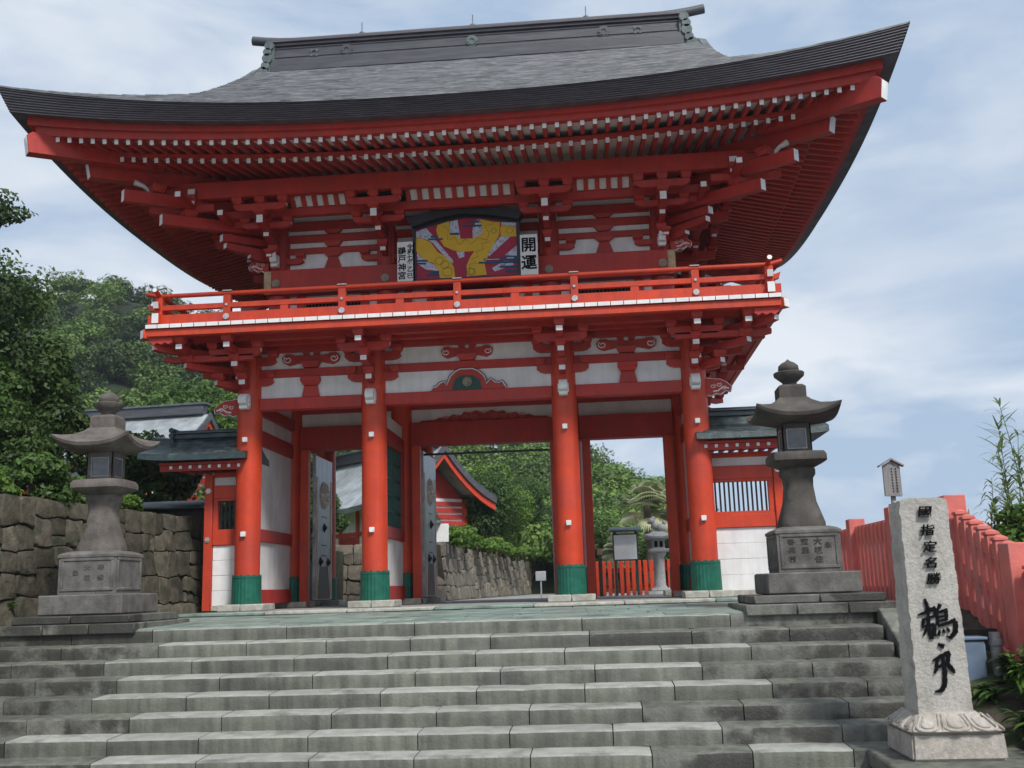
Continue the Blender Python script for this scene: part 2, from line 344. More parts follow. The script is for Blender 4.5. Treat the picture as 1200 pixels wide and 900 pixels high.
# doors folded back, with crest and studs facing the passage
def door(xh, y0, L, face):
    d = MB(); d.box(xh-.03, xh+.03, y0, y0+L, .12, 2.86); o = d.build('door', STEEL, GATE, bevel=.006)
    xf = xh+face*.031
    e = MB()
    for yy in (y0+.09, y0+L-.09):
        e.prism([(yy-.085, .14), (yy+.085, .14), (yy+.085, .62), (yy+.03, 1.2), (yy+.085, 1.5), (yy+.04, 2.45), (yy-.04, 2.45), (yy-.085, 1.5), (yy-.03, 1.2), (yy-.085, .62)], (xf, 0, 0), (0, 1, 0), (0, 0, 1), (1, 0, 0), 0, face*.006)
    e.build('edge_plate', TAN, o)
    e = MB(); ym = y0+L/2
    e.prism([(ym-.42, .14), (ym+.42, .14), (ym+.42, .30), (ym+.3, .75), (ym-.3, .75), (ym-.42, .30)], (xf, 0, 0), (0, 1, 0), (0, 0, 1), (1, 0, 0), 0, face*.004)
    e.build('lower_plate', BLK, o)
    for z0 in (.95, 1.15, 1.7): MB().box(min(xf, xf+face*.005), max(xf, xf+face*.005), ym-.2, ym+.2, z0, z0+.02).build('cross_band', BLK, o)
    c = MB(); c.disc((xf, ym, 2.13), (face, 0, 0), .27, .02, 32, scallop=1, amp=.07)
    for k in range(16):
        t = 2*pi*k/16; c.tube([(xf+face*.02, ym+.07*cos(t), 2.13+.07*sin(t)), (xf+face*.025, ym+.23*cos(t), 2.13+.23*sin(t))], [.012, .034], 6)
    c.disc((xf, ym, 2.13), (face, 0, 0), .06, .045, 16); c.build('flower_crest', CREST, o, smooth=True)
    for (yy, zz) in ((ym, 1.50), (ym-.28, .84), (ym+.28, .84)):
        s_ = MB(); s_.add([(xf, yy-.1, zz), (xf, yy, zz+.1), (xf, yy+.1, zz), (xf, yy, zz-.1), (xf+face*.07, yy, zz)], [(0, 1, 4), (1, 2, 4), (2, 3, 4), (3, 0, 4), (3, 2, 1, 0)])
        s_.build('stud', BLK, o)
door(-3.33, 2.64, 1.25, 1); door(-1.24, 2.64, 1.5, 1); door(1.24, 2.64, 1.4, -1)
# --- struts, frog-leg carving, cloud carvings
def scroll(mbx, cx, cz, y, s, flip, m=1):
    pts = []
    for k in range(15):
        t = k/14*2.3*pi; r = s*(.36+.64*k/14)*.5
        pts.append((cx+flip*(r*cos(t)), y, cz+r*sin(t)*.8))
    mbx.tube(pts, s*.07, 5, m)
def strut(x, y, z0, z1):
    mbx = MB(); mbx.prism([(-.15, z0), (.15, z0), (.11, z1-.13), (-.11, z1-.13)], (x, y, 0), (1, 0, 0), (0, 0, 1), (0, 1, 0), -.07, 0); mbx.build('strut', REDB, GATE, bevel=.006)
    b = MB(); b.frus((x, y-.04), (.11, .08), (.16, .1), z1-.128, z1-.06); b.box(x-.16, x+.16, y-.14, y+.03, z1-.06, z1+.02); b.build('bearing_block', REDB, GATE, bevel=.005)
def cloud(x, y, zc, w=.52):
    b = MB()
    for sg in (-1, 1):
        pol = [(0, .06), (.30, .075), (.36, .10), (.46, .10), (.53, .03), (.50, -.05), (.40, -.10), (.28, -.075), (.16, -.05), (0, -.05)]
        b.prism([(sg*a*w/.53, z) for a, z in pol], (x, y, zc), (1, 0, 0), (0, 0, 1), (0, 1, 0), -.05, .0)
        scroll(b, x+sg*.42*w/.53, zc, y-.056, .13*w/.53*1.2, sg)
        b.prism([(sg*a, z) for a, z in ((.04, .075), (.13, .075), (.16, .13), (.03, .14))], (x, y, zc), (1, 0, 0), (0, 0, 1), (0, 1, 0), -.04, 0)
    b.build('cloud_carving', [REDB, WHT], GATE)
    b = MB(); b.frus((x, y-.03), (.12, .07), (.17, .10), zc-.145, zc-.05); b.build('bearing_block', REDB, GATE)
for x in (-2.655, 2.655):
    strut(x, -.03, 3.482, 3.80); cloud(x, -.035, 4.13, .50)
cloud(0, -.035, 4.13, .44)
FL = [(45, 345), (70, 305), (110, 300), (150, 260), (190, 245), (215, 290), (245, 240), (265, 190), (320, 140), (360, 120), (490, 120), (545, 140), (600, 190), (625, 240), (640, 290), (690, 235), (730, 275), (780, 285), (800, 265), (840, 325), (840, 345)]
FI = [(268, 345), (290, 270), (305, 220), (360, 180), (500, 180), (550, 220), (575, 270), (598, 345)]
fc = lambda P, s=1., dz=0: [((a-440)/640*s, max(0, (335-b)/640)*s+dz) for a, b in P]
MB().prism(fc(FL), (0, -.03, 3.482), (1, 0, 0), (0, 0, 1), (0, 1, 0), -.06, -.035).build('frog_leg_carving', REDB, GATE)
for off, mt, nm in ((.020, WHT, 'carving_outline'), (.038, BLK, 'carving_black_line')):  # white outline with a black line just outside it
    P_ = fc(FL)[1:-1]; q_ = []
    for k, (a_, b_) in enumerate(P_):
        t_ = (P_[min(k+1, len(P_)-1)][0]-P_[max(k-1, 0)][0], P_[min(k+1, len(P_)-1)][1]-P_[max(k-1, 0)][1]); l_ = math.hypot(*t_) or 1; q_.append((a_-t_[1]/l_*off, -.075 if mt is WHT else -.07, 3.482+b_+t_[0]/l_*off))
    MB().tube(q_, .011 if mt is WHT else .008, 6).build(nm, mt, GATE, smooth=True)
g = MB(); g.prism(fc(FI), (0, -.03, 3.482), (1, 0, 0), (0, 0, 1), (0, 1, 0), -.068, -.06)
for k in range(13):
    x = -.21+k*.035; g.box(x-.006, x+.006, -.104, -.097, 3.485, 3.70-abs(x)*.25)
g.build('green_ribbed_inset', DGR, GATE)
c = MB(); c.disc((0, -.105, 3.61), (0, -1, 0), .082, .015, 32, scallop=1, amp=.07)
for k in range(16): t = 2*pi*k/16; c.tube([(.022*cos(t), -.12, 3.61+.022*sin(t)), (.07*cos(t), -.122, 3.61+.07*sin(t))], [.004, .011], 5)
c.build('flower_crest', AGED, GATE, smooth=True)
# carved strip of the middle row seen through the passage
mbx = MB()
pol = [(-1.25, 3.362), (1.25, 3.362), (1.2, 3.40), (.95, 3.41), (.85, 3.45), (.7, 3.43), (.6, 3.50), (.45, 3.47), (.38, 3.54), (.25, 3.52), (.15, 3.56), (0, 3.5), (-.15, 3.56), (-.25, 3.52), (-.38, 3.54), (-.45, 3.47), (-.6, 3.50), (-.7, 3.43), (-.85, 3.45), (-.95, 3.41), (-1.2, 3.40)]
mbx.prism(pol, (0, 2.445, 0), (1, 0, 0), (0, 0, 1), (0, 1, 0), -.03, 0)
for k in range(-4, 5):
    if k: scroll(mbx, k*.18, 3.44, 2.41, .13, 1 if k > 0 else -1)
mbx.build('transom_carving', [REDB, REDP], GATE)

# --- carved noses on the columns
def nose(x, y, z, d, m=WHT, s=1., name='carved_nose'):
    d = Vector(d); side = Vector((-d.y, d.x, 0)); b = MB()
    pol = [(0, -.10), (.10, -.13), (.16, -.115), (.17, -.07), (.13, -.05), (.22, -.03), (.245, .03), (.22, .09), (.14, .135), (.05, .14), (0, .12)]
    b.prism([(a*s, q*s) for a, q in pol], (x, y, z), d, (0, 0, 1), side, -.07*s, .07*s)
    for sg in (-1, 1):
        b.prism([(a*s, q*s) for a, q in ((.04, -.05), (.10, -.07), (.14, 0), (.11, .07), (.05, .09))], (x, y, z), d, (0, 0, 1), side, sg*.07*s, sg*.088*s)
    b.box(x-.002, x+.002, y-.002, y+.002, z-.002, z+.002)
    return b.build(name, m, GATE, bevel=.015*s, seg=2)
for x in XL: nose(x, -.19, 3.40, (0, -1, 0))
def cloud_nose(x, y, z, sg, s=1.):
    pol = [(0, -.13), (.10, -.15), (.17, -.11), (.24, -.13), (.33, -.07), (.40, -.09), (.42, -.02), (.34, .06), (.24, .11), (.12, .12), (0, .14)]
    b = MB(); b.prism([(sg*a*s*1.04, q*s*1.09) for a, q in pol], (x, y, z), (1, 0, 0), (0, 0, 1), (0, 1, 0), -.048, .048, 1)
    b.prism([(sg*a*s, q*s) for a, q in pol], (x, y, z), (1, 0, 0), (0, 0, 1), (0, 1, 0), -.062, .062, 0)
    for (a, q) in ((.12, 0), (.22, .02), (.29, -.03)): scroll(b, x+sg*a*s, z+q*s, y-.066, .09*s, sg)
    b.tube([(x+sg*.38*s, y-.064, z-.05*s), (x+sg*.28*s, y-.064, z-.02*s), (x+sg*.2*s, y-.064, z-.08*s), (x+sg*.12*s, y-.064, z-.09*s)], .014*s, 5, 1)
    b.build('cloud_nose', [REDB, WHT], GATE)
for y in YL: cloud_nose(-3.90, y, 3.36, -1); cloud_nose(3.90, y, 3.36, 1)

# --- bracket sets
def armpoly(L, z0, z1, r=.07):
    return [(0, z1), (L, z1), (L, z0+r*.35), (L-r*.45, z0+.02), (L-r*1.7, z0), (0, z0)]
def out_arm(par, cx, cy, d, L, z0, z1, w=.11, back=0., name='bracket_arm'):
    d = Vector((d[0], d[1], 0)).normalized(); sd_ = Vector((-d.y, d.x, 0))
    MB().prism([(a if a else back, q) for a, q in armpoly(L, z0, z1)], (cx, cy, 0), d, (0, 0, 1), sd_, -w/2, w/2, 0, {1: 1}).build(name, [REDB, WHT], par, bevel=.004)
def lat_arm(par, cx, cy, a, half, z0, z1, w=.1, ends=1):
    a = Vector((a[0], a[1], 0)); s2 = Vector((-a.y, a.x, 0)); r = (z1-z0)*.9
    pol = [(-half, z1), (half, z1), (half, z0+r*.55), (half-r*.5, z0+r*.15), (half-r*1.1, z0), (-half+r*1.1, z0), (-half+r*.5, z0+r*.15), (-half, z0+r*.55)]
    MB().prism(pol, (cx, cy, 0), a, (0, 0, 1), s2, -w/2, w/2, 0, {1: ends, 7: ends}).build('bracket_arm', [REDB, WHT], par, bevel=.004)
blk_cache = {}
def block(par, cx, cy, z0, z1, w=.17, rot=0):
    k = (round(z1-z0, 3), w)
    if k not in blk_cache:
        h = z1-z0; b = MB(); b.frus((0, 0), (w*.36, w*.36), (w*.5, w*.5), 0, h*.42); b.frus((0, 0), (w*.5, w*.5), (w*.5, w*.5), h*.42, h)
        blk_cache[k] = b.mesh('bearing_block', REDB, bevel=.004)
    link(blk_cache[k], 'bearing_block', par, (cx, cy, z0), (0, 0, rot))
R2 = 1/math.sqrt(2)
def bracket_set(cx, cy, dirs, T, lat, core, diag=None, wall_half=.42):
    """T: list of (reach, z) of the white-ended arms; lat: (reach, z0, z1, half) arms parallel to the wall."""
    p = MB().box(cx-.15, cx+.15, cy-.15, cy+.15, core[0], core[1]).build('bracket_set', REDB, GATE, bevel=.01)
    for (dx, dy) in dirs:
        ax = (-dy, dx)
        for i, (rc, z, hh, ww) in enumerate(T):
            out_arm(p, cx, cy, (dx, dy), rc+.045, z-hh/2, z+hh/2, ww)
            if i < len(T)-1 or T[-1][2] < .13: block(p, cx+dx*rc, cy+dy*rc, z+hh/2+.003, (T[i+1][1]-T[i+1][2]/2-.003) if i < len(T)-1 else z+hh/2+.13)
        for (rc, z0, z1, half, bz) in lat:
            lat_arm(p, cx+dx*rc, cy+dy*rc, ax, half, z0, z1)
            for t in (-1, 1): block(p, cx+dx*rc+ax[0]*t*(half-.06), cy+dy*rc+ax[1]*t*(half-.06), z1+.003, bz, .17)
    if diag:
        dx, dy = diag
        for i, (rc, z, hh, ww) in enumerate(T):
            out_arm(p, cx, cy, (dx, dy), rc*1.414+.06, z-hh/2+.002, z+hh/2+.002, .12)
            if i < len(T)-1 or T[-1][2] < .13: block(p, cx+dx*rc, cy+dy*rc, z+hh/2+.005, (T[i+1][1]-T[i+1][2]/2-.003) if i < len(T)-1 else z+hh/2+.13, .2)
    return p
TL = [(.40, 3.70, .11, .11), (.78, 3.93, .11, .11), (1.16, 4.165, .11, .11)]
LATL = [(.06, 3.70, 3.835, .43, 3.955), (.08, 4.05, 4.185, .48, 4.30), (.78, 4.065, 4.195, .43, 4.31)]
for i, x in enumerate(XL):
    dirs = [(0, -1)] + ([(-1, 0)] if i == 0 else [(1, 0)] if i == 3 else [])
    bracket_set(x, 0, dirs, TL, LATL, (3.62, 4.34), diag=((-1 if i == 0 else 1), -1) if i in (0, 3) else None)
for sg in (-1, 1):
    for y in (2.5, 5.): bracket_set(sg*3.72, y, [(sg, 0)], TL, LATL, (3.62, 4.34), diag=(sg, 1) if y == 5 else None)
# extra pairs of arms beside the corner (carry the corner of the balcony)
for sg in (-1, 1):
    p = MB().box(sg*4.5-.05, sg*4.5+.05, -.95, -.85, 4.26, 4.32).build('bracket_set', REDB, GATE)
    out_arm(p, sg*4.5, -.3, (0, -1), .905, 4.11, 4.22); block(p, sg*4.5, -1.16, 4.225, 4.36)
    out_arm(p, sg*3.4, -.78, (sg, 0), 1.5, 4.0, 4.1, .1)

# --- balcony
mb = MB()
for y0, y1 in ((-1.23, -1.09), (-.85, -.71), (-.45, -.35)):
    z0 = 4.36 if y0 < -1 else 4.315; xx = 3.72-y1-.02 if y0 > -1 else 4.93; mb.box(-xx, xx, y0, y1, z0, 4.442)
for sg in (-1, 1):
    for r0, r1 in ((1.09, 1.23), (.71, .85), (.35, .45)):
        z0 = 4.358 if r1 > 1 else 4.312; a, b = sorted((sg*(3.72+r0), sg*(3.72+r1))); mb.box(a, b, -1.08 if r1 > 1 else -.6, 6.1, z0, 4.44)
mb.box(-4.9, 4.9, -1.08, -.02, 4.392, 4.446)
balc = mb.build('balcony', REDB, GATE)
b = MB(); b.box(-4.99, 4.99, -1.33, -1.235, 4.325, 4.446); 
b.build('edge_beam', RED, balc, bevel=.008)
for sg in (-1, 1):
    a, c_ = sorted((sg*4.955, sg*5.05)); MB().box(a, c_, -1.23, 6.2, 4.327, 4.444).build('edge_beam', RED, balc, bevel=.008)
    d = Vector((sg, -1, 0)).normalized(); s_ = Vector((d.y, -d.x, 0)); b = MB()
    b.prism([(0, 4.30), (.30, 4.30), (.30, 4.45), (0, 4.45)], (sg*4.86, -1.10, 0), d, (0, 0, 1), s_, -.07, .07, 0, {1: 1}); b.build('corner_beam', [RED, WHT], balc, bevel=.008)
    # scalloped corner blocks under the edge
    pol = [(-.28, 4.325), (-.28, 4.24), (-.22, 4.2), (-.16, 4.235), (-.10, 4.2), (-.03, 4.235), (.03, 4.19), (.08, 4.24), (.12, 4.26), (.12, 4.325)]
    MB().prism([(sg*a, z) for a, z in pol], (sg*4.86, -1.3, 0), (1, 0, 0), (0, 0, 1), (0, 1, 0), .02, .16).build('scalloped_block', REDB, balc, bevel=.004)
mb = MB(); mb.box(-.098, .098, -1.365, .05, 4.45, 4.52, 0, {'-y': 1}); plank_f = mb.mesh('floor_plank', [REDB, WHT], bevel=.004)
for i in range(50): link(plank_f, 'floor_plank', balc, (-4.9+i*.2, 0, 0))
mb = MB(); mb.box(0, 1.2, -.098, .098, 4.448, 4.518, 0, {'+x': 1}); plank_s = mb.mesh('floor_plank', [REDB, WHT], bevel=.004)
for sg in (-1, 1):
    for i in range(32): link(plank_s, 'floor_plank', balc, (sg*(3.88), .16+i*.2, 0), None, (sg, 1, 1))
# railing
rail = MB()
def railrun(o, p0, p1, outx):
    p0, p1 = Vector(p0), Vector(p1); d = (p1-p0).normalized(); s_ = Vector((-d.y, d.x, 0)); Lr = (p1-p0).length
    e = .15
    o.tube([p0-d*(e+.07)+Vector((0, 0, 5.085)), p0-d*e*.6+Vector((0, 0, 5.055)), p0-d*.02+Vector((0, 0, 5.035)), p1+d*.02+Vector((0, 0, 5.035)), p1+d*e*.6+Vector((0, 0, 5.055)), p1+d*(e+.07)+Vector((0, 0, 5.085))], .038, 12, 0, 1)
    o.prism([(-e, 4.80), (-.1, 4.79), (Lr+.1, 4.79), (Lr+e, 4.80), (Lr+e+.03, 4.90), (Lr+.1, 4.87), (-.1, 4.87), (-e-.03, 4.90)], p0, d, (0, 0, 1), s_, -.045, .045, 0, {3: 1, 7: 1})
    o.prism([(-.17, 4.55), (Lr+.17, 4.55), (Lr+.17, 4.71), (-.17, 4.71)], p0, d, (0, 0, 1), s_, -.055, .055, 0, {1: 1, 3: 1})
RY = -1.15; RXX = 4.86
railrun(rail, (-RXX, RY, 0), (RXX, RY, 0), 1)
rail_o = rail.build('railing', [RED, WHT], GATE, smooth=True)
for sg in (-1, 1):
    r_ = MB(); railrun(r_, (sg*RXX, RY, .003), (sg*RXX, 6.1, .003), 1); r_.build('railing', [RED, WHT], GATE, smooth=True)
def rpost(x, y, top=5.0):
    o = MB().box(x-.06, x+.06, y-.06, y+.06, 4.53, top).build('rail_post', RED, rail_o, bevel=.006)
    c = MB(); c.box(x-.075, x+.075, y-.05, y+.05, top+.065, top+.08); c.build('post_cap', SILV, o)
    s = MB(); s.disc((x, y-.058, 4.63), (0, -1, 0), .052, .03, 16); s.disc((x, y-.06, 4.83), (0, -1, 0), .026, .02, 12); s.build('rail_stud', SILV, o, bevel=.01)
for x in (0, -1.85, 1.85, -3.73, 3.73): rpost(x, RY)
for sg in (-1, 1): MB().box(sg*RXX-.065, sg*RXX+.065, RY-.068, RY+.065, 4.53, 5.0).build('rail_post', RED, rail_o, bevel=.006)
for x in (-.92, .92, -2.79, 2.79): MB().box(x-.065, x+.065, RY-.04, RY+.04, 4.712, 4.788).build('rail_strut', RED, rail_o)
for sg in (-1, 1):
    for y in (.6, 2.5, 4.4): MB().box(sg*RXX-.06, sg*RXX+.06, y-.06, y+.06, 4.53, 5.0).build('rail_post', RED, rail_o)

# --- upper storey
mb = MB(); mb.lathe((0, 0, 0), [(.185, 4.5), (.19, 5.2), (.185, 6.45)], 28); ucol = mb.mesh('upper_column', REDB, smooth=True)
for i, x in enumerate(XU):
    for j, y in enumerate(YU):
        if j == 1 and i in (1, 2): continue
        link(ucol, 'upper_column', GATE, (x, y, 0))
yf = .38
for a, b in zip(XU[:-1], XU[1:]):
    MB().box(a+.1, b-.1, yf-.02, yf+.03, 4.5, 6.9).build('wall_panel', PLA, GATE)
    for z0, z1, dp in ((6.13, 6.24, .07), (6.34, 6.48, .075), (6.56, 6.72, .09)): beam('wall_beam', a+.17, b-.17, yf-dp, yf-.022, z0, z1)
for x0, x1 in ((-3.56, 3.56),): beam('nageshi_beam', x0, x1, .14, .36, 5.36, 5.80)
for y0, y1 in ((.40, 4.6),):
    for sg in (-1, 1):
        MB().box(sg*3.35-.025, sg*3.35+.025, .5, 4.5, 4.5, 6.9).build('wall_panel', PLA, GATE)
        for z0, z1 in ((5.36, 5.8), (6.13, 6.24), (6.34, 6.48), (6.56, 6.72)): beam('wall_beam', sg*3.35-.09, sg*3.35+.09, .5, 4.5, z0, z1)
# metal flower fittings on the big beam, corner metal plates, small noses
for x in XU:
    c = MB(); c.disc((x, .14, 5.56), (0, -1, 0), .075, .012, 20, scallop=1, amp=.12)
    for k in range(6): t = 2*pi*k/6; c.disc((x+.04*cos(t), .128, 5.56+.04*sin(t)), (0, -1, 0), .024, .012, 8)
    c.disc((x, .128, 5.56), (0, -1, 0), .018, .025, 8); c.build('flower_fitting', AGED, GATE)
for sg in (-1, 1):
    MB().box(min(sg*3.44, sg*3.565), max(sg*3.44, sg*3.565), .135, .139, 5.38, 5.78).build('corner_plate', TAN, GATE)
    nose(sg*3.35, .14, 5.93, (0, -1, 0), s=.85)
    cloud_nose(sg*3.5, .25, 5.93, sg, .85)
def ustrut(x):
    MB().prism([(-.17, 5.802), (.17, 5.802), (.11, 5.98), (.08, 6.06), (-.08, 6.06), (-.11, 5.98)], (x, yf, 0), (1, 0, 0), (0, 0, 1), (0, 1, 0), -.06, -.021).build('strut', REDB, GATE)
    for za, zb in ((6.062, 6.128), (6.245, 6.335), (6.485, 6.555)):
        b = MB(); b.frus((x, yf-.05), (.10, .05), (.17, .07), za, zb); b.build('bearing_block', REDB, GATE)
for x in (-2.385, 2.385, -.47, .47): ustrut(x)
# lower wall of upper storey behind the railing: posts, green lattice windows, central doors
for x in (-2.95, -1.82, 1.82, 2.95):
    beam('window_post', x-.07, x+.07, yf-.08, yf-.022, 4.5, 5.36)
for xc in (-2.385, 2.385):
    MB().box(xc-.48, xc+.48, yf-.045, yf-.022, 4.5, 5.3).build('dark_opening', INK, GATE)
    g = MB()
    for k in range(15): x = xc-.44+k*.063; g.prism([(-.016, 0), (0, -.03), (.016, 0)], (x, yf-.05, 0), (1, 0, 0), (0, 1, 0), (0, 0, 1), 4.55, 5.3)
    g.build('green_lattice', DGR, GATE)
MB().box(-.62, .62, yf-.06, yf-.022, 4.5, 5.35).build('upper_door', BLK, GATE)
for x in (-.66, .66, -1.05, 1.05): beam('window_post', x-.06, x+.06, yf-.1, yf-.062, 4.5, 5.36)
c = MB()
for x in (-.38, -.02, .34):
    c.disc((x, yf-.06, 4.80), (0, -1, 0), .09, .02, 24, scallop=1)
c.build('door_crest', SILV, GATE)
# bracket sets of the upper storey
TU = [(.38, 6.02, .10, .10), (.78, 6.25, .10, .10), (1.14, 6.40, .165, .115)]
LATU = [(.07, 5.94, 6.04, .45, 6.13), (.78, 6.37, 6.475, .43, 6.555), (1.14, 6.56, 6.68, .45, 6.795)]
def upper_set(cx, cy, dirs, diag=None):
    p = bracket_set(cx, cy, dirs, TU, LATU, (5.86, 6.80), diag=None)
    for (dx, dy) in dirs:
        block(p, cx+dx*1.14, cy+dy*1.14, 6.49, 6.557, .19)
        block(p, cx+dx*1.14, cy+dy*1.14, 6.683, 6.795, .17); block(p, cx+dx*.78, cy+dy*.78, 6.478, 6.555, .17)
    if diag:
        dx, dy = diag
        d = Vector((dx*R2, dy*R2, 0)); s_ = Vector((-d.y, d.x, 0))
        out_arm(p, cx, cy, d, 1.05, 6.05, 6.17, .12); out_arm(p, cx, cy, d, .6, 5.96, 6.05, .12)
        for (L_, z, dz, h) in ((2.18, 6.35, .20, .19), (2.82, 6.62, .26, .20), (1.12, 6.25, .06, .13)):   # sloping tail arms
            MB().prism([(.1, z+dz-h/2), (L_, z-h/2), (L_, z+h/2), (.1, z+dz+h/2)], (cx, cy, 0), d, (0, 0, 1), s_, -.065, .065, 0, {1: 1}).build('tail_arm', [REDB, WHT], p, bevel=.005)
        block(p, cx+d.x*1.7, cy+d.y*1.7, 6.49, 6.60, .22, pi/4); block(p, cx+d.x*2.25, cy+d.y*2.25, 6.80, 6.93, .22, pi/4)
        for t in (.72, 1.28): # arms crossing the diagonal
            out_arm(p, cx+dx*t, cy+dy*t*.9, (dx, 0), .62, 6.45+.14*(t > 1), 6.57+.14*(t > 1), .10, back=-.5)
            out_arm(p, cx+dx*t*.9, cy+dy*t, (0, dy), .55, 6.452+.14*(t > 1), 6.572+.14*(t > 1), .10, back=-.5)
for i, x in enumerate(XU):
    upper_set(x, YU[0], [(0, -1)] + ([(-1, 0)] if i == 0 else [(1, 0)] if i == 3 else []), ((-1 if i == 0 else 1), -1) if i in (0, 3) else None)
for sg in (-1, 1):
    for y in YU[1:]: upper_set(sg*3.35, y, [(sg, 0)], (sg, 1) if y > 3 else None)
    # end arm in front of the corner, carrying the purlin
    p = MB().box(sg*4.49-.06, sg*4.49+.06, -.7, -.55, 6.60, 6.80).build('bracket_set', REDB, GATE)
    out_arm(p, sg*4.49, -.2, (0, -1), .72, 6.66, 6.75, .12); block(p, sg*4.49, -.9, 6.755, 6.83, .18); out_arm(p, sg*4.49, -.2, (0, -1), .72, 6.835, 6.96, .13)
# beams at the bracket steps, ribbed coves, purlins
for y0, y1, z0, z1, k in ((-.46, -.33, 6.56, 6.70, 3.35+.8), (-.84, -.70, 6.80, 7.09, 3.35+1.6)):
    beam('purlin', -k, k, y0, y1, z0, z1)
for sg in (-1, 1):
    for r0, r1, z0, z1, yy in ((.71, .84, 6.563, 6.703, -.30), (1.08, 1.22, 6.803, 7.093, -.68)):
        a, b = sorted((sg*(3.35+r0), sg*(3.35+r1))); beam('purlin', a, b, yy, 5.7, z0, z1)
def cove(xa, xb):
    n = round((xb-xa)/.2); dx = (xb-xa)/n
    a, b = Vector((0, -.46, 6.70)), Vector((0, -.74, 6.985)); d = b-a; nrm = Vector((0, -.7, -.7))
    MB().prism([(0, 0), (1, 0), (1, .02), (0, .02)], (xa, a.y+.015, a.z+.015), d, -nrm, (1, 0, 0), 0, xb-xa).build('cove_panel', WHT, GATE)
    for k in range(n+1):
        x = xa+k*dx; MB().prism([(0, 0), (1, 0), (1, .05), (0, .05)], (x, a.y+.012, a.z+.012), d, nrm, (1, 0, 0), -.038, .038).build('cove_rib', REDB, GATE)
    for sg, x in ((1, xa+.02), (-1, xb-.02)):
        h = MB(); h.tube([(x-sg*.02, -.55, 6.80), (x+sg*.06, -.6, 6.84), (x+sg*.12, -.66, 6.91), (x+sg*.2, -.70, 6.97)], [.03, .028, .026, .035], 6)
        h.tube([(x+sg*.0, -.62, 6.87), (x+sg*.03, -.64, 6.91), (x+sg*.07, -.66, 6.90)], .014, 5); h.build('white_cove_hook', WHT, GATE, smooth=True)
cove(-.88, .88); cove(-2.86, -1.92); cove(1.92, 2.86)

# ------------------------------------------------------------------ roof geometry
EX, EYH, YC = 6.84, 5.35, 2.5
upk = lambda s, k: k*abs(s)**2.5
def ept(side, s, ins, z, k):
    zz = z+upk(s, k)
    if side == 0: return (s*(EX-ins), YC-(EYH-ins), zz)
    if side == 1: return ((EX-ins), YC+s*(EYH-ins), zz)
    if side == 2: return (-s*(EX-ins), YC+(EYH-ins), zz)
    return (-(EX-ins), YC-s*(EYH-ins), zz)
def ring(sec, m=0, n=44, mbx=None):
    mbx = mbx or MB(); ns = len(sec)
    for side in range(4):
        secs = [[ept(side, -1+2*i/n, a, z, k) for a, z, k in sec] for i in range(n+1)]
        mbx.loft(secs, m, caps=False)
    return mbx
roofp = MB()
def fz(d): return 7.39+.52*d+.0255*d*d
def rz(x, y, side):
    dy = EYH-abs(y-YC); dx = EX-abs(x)
    d = dy if side in (0, 2) else dx
    a, b = min(1, abs(x)/EX), min(1, abs(y-YC)/EYH)
    u_ = .62*(a**2.5*b**.7 if side in (0, 2) else b**2.5*a**.7+.62*0)
    if side in (1, 3): u_ = .62*b**2.5*a**.7*(1-(1-b)*0) 
    return fz(max(0, d)) + u_
# shingle courses: each a strip with a small step at its lower edge
course = .135
def courses(side):
    nrow = int(EYH/course) if side in (0, 2) else int(2.24/course)
    for r in range(nrow+1):
        d0, d1 = r*course, min((r+1)*course, EYH if side in (0, 2) else 2.24)
        if d1-d0 < .01: continue
        nx = 56
        vs = []
        for (d, dz) in ((d0, .0), (d0, .026), (d1, .004)):
            half = (EX-d if d < 2.24 else 4.6) if side in (0, 2) else EYH-d
            for i in range(nx+1):
                s = -1+2*i/nx; t = s*half
                wob = .004*sin(t*7+r*2.1)+.003*sin(t*17+r)
                if side == 0: x, y = t, YC-EYH+d
                elif side == 2: x, y = -t, YC+EYH-d
                elif side == 1: x, y = EX-d, YC+t
                else: x, y = -EX+d, YC-t
                vs.append((x, y, rz(x*.9999, y, side)+dz+wob*(dz > 0)))
        m_ = nx+1
        fs = [(i, i+1, m_+i+1, m_+i) for i in range(nx)]+[(m_+i, m_+i+1, 2*m_+i+1, 2*m_+i) for i in range(nx)]
        roofp.add(vs, fs, [1]*nx+[0]*nx)
for sd_ in range(4): courses(sd_)
roof = roofp.build('roof', [ROOF, ROOFE], GATE)
# thick layered eave edge: nine stepped courses
e = MB(); nl = 9
sec = [(.75, 7.30, .58), (.32, 7.19, .46)]
for i in range(nl):
    a0 = .15*(1-i/nl)-.0; z0 = 7.185+.215*i/nl; k0 = .47+.15*i/nl; a1 = .15*(1-(i+1)/nl); z1 = 7.185+.215*(i+1)/nl; k1 = .47+.15*(i+1)/nl
    sec += [(a0-.004, z0, k0), (a0+.004, z0+(z1-z0)*.93, k0+(k1-k0)*.93), (a0+.012, z0+(z1-z0)*.96, k0+(k1-k0)*.96)]
sec += [(0, 7.402, .62), (.3, 7.48, .56)]
ring(sec, mbx=e); e.build('layered_eave_edge', EAVE, roof)
# red fascia boards
ring([(.34, 7.115, .40), (.34, 7.20, .455), (.47, 7.20, .455), (.47, 7.115, .40)]).build('fascia_board', REDB, roof)
ring([(.44, 7.045, .335), (.42, 7.12, .40), (.56, 7.12, .40), (.56, 7.045, .335)]).build('fascia_board', REDB, roof)
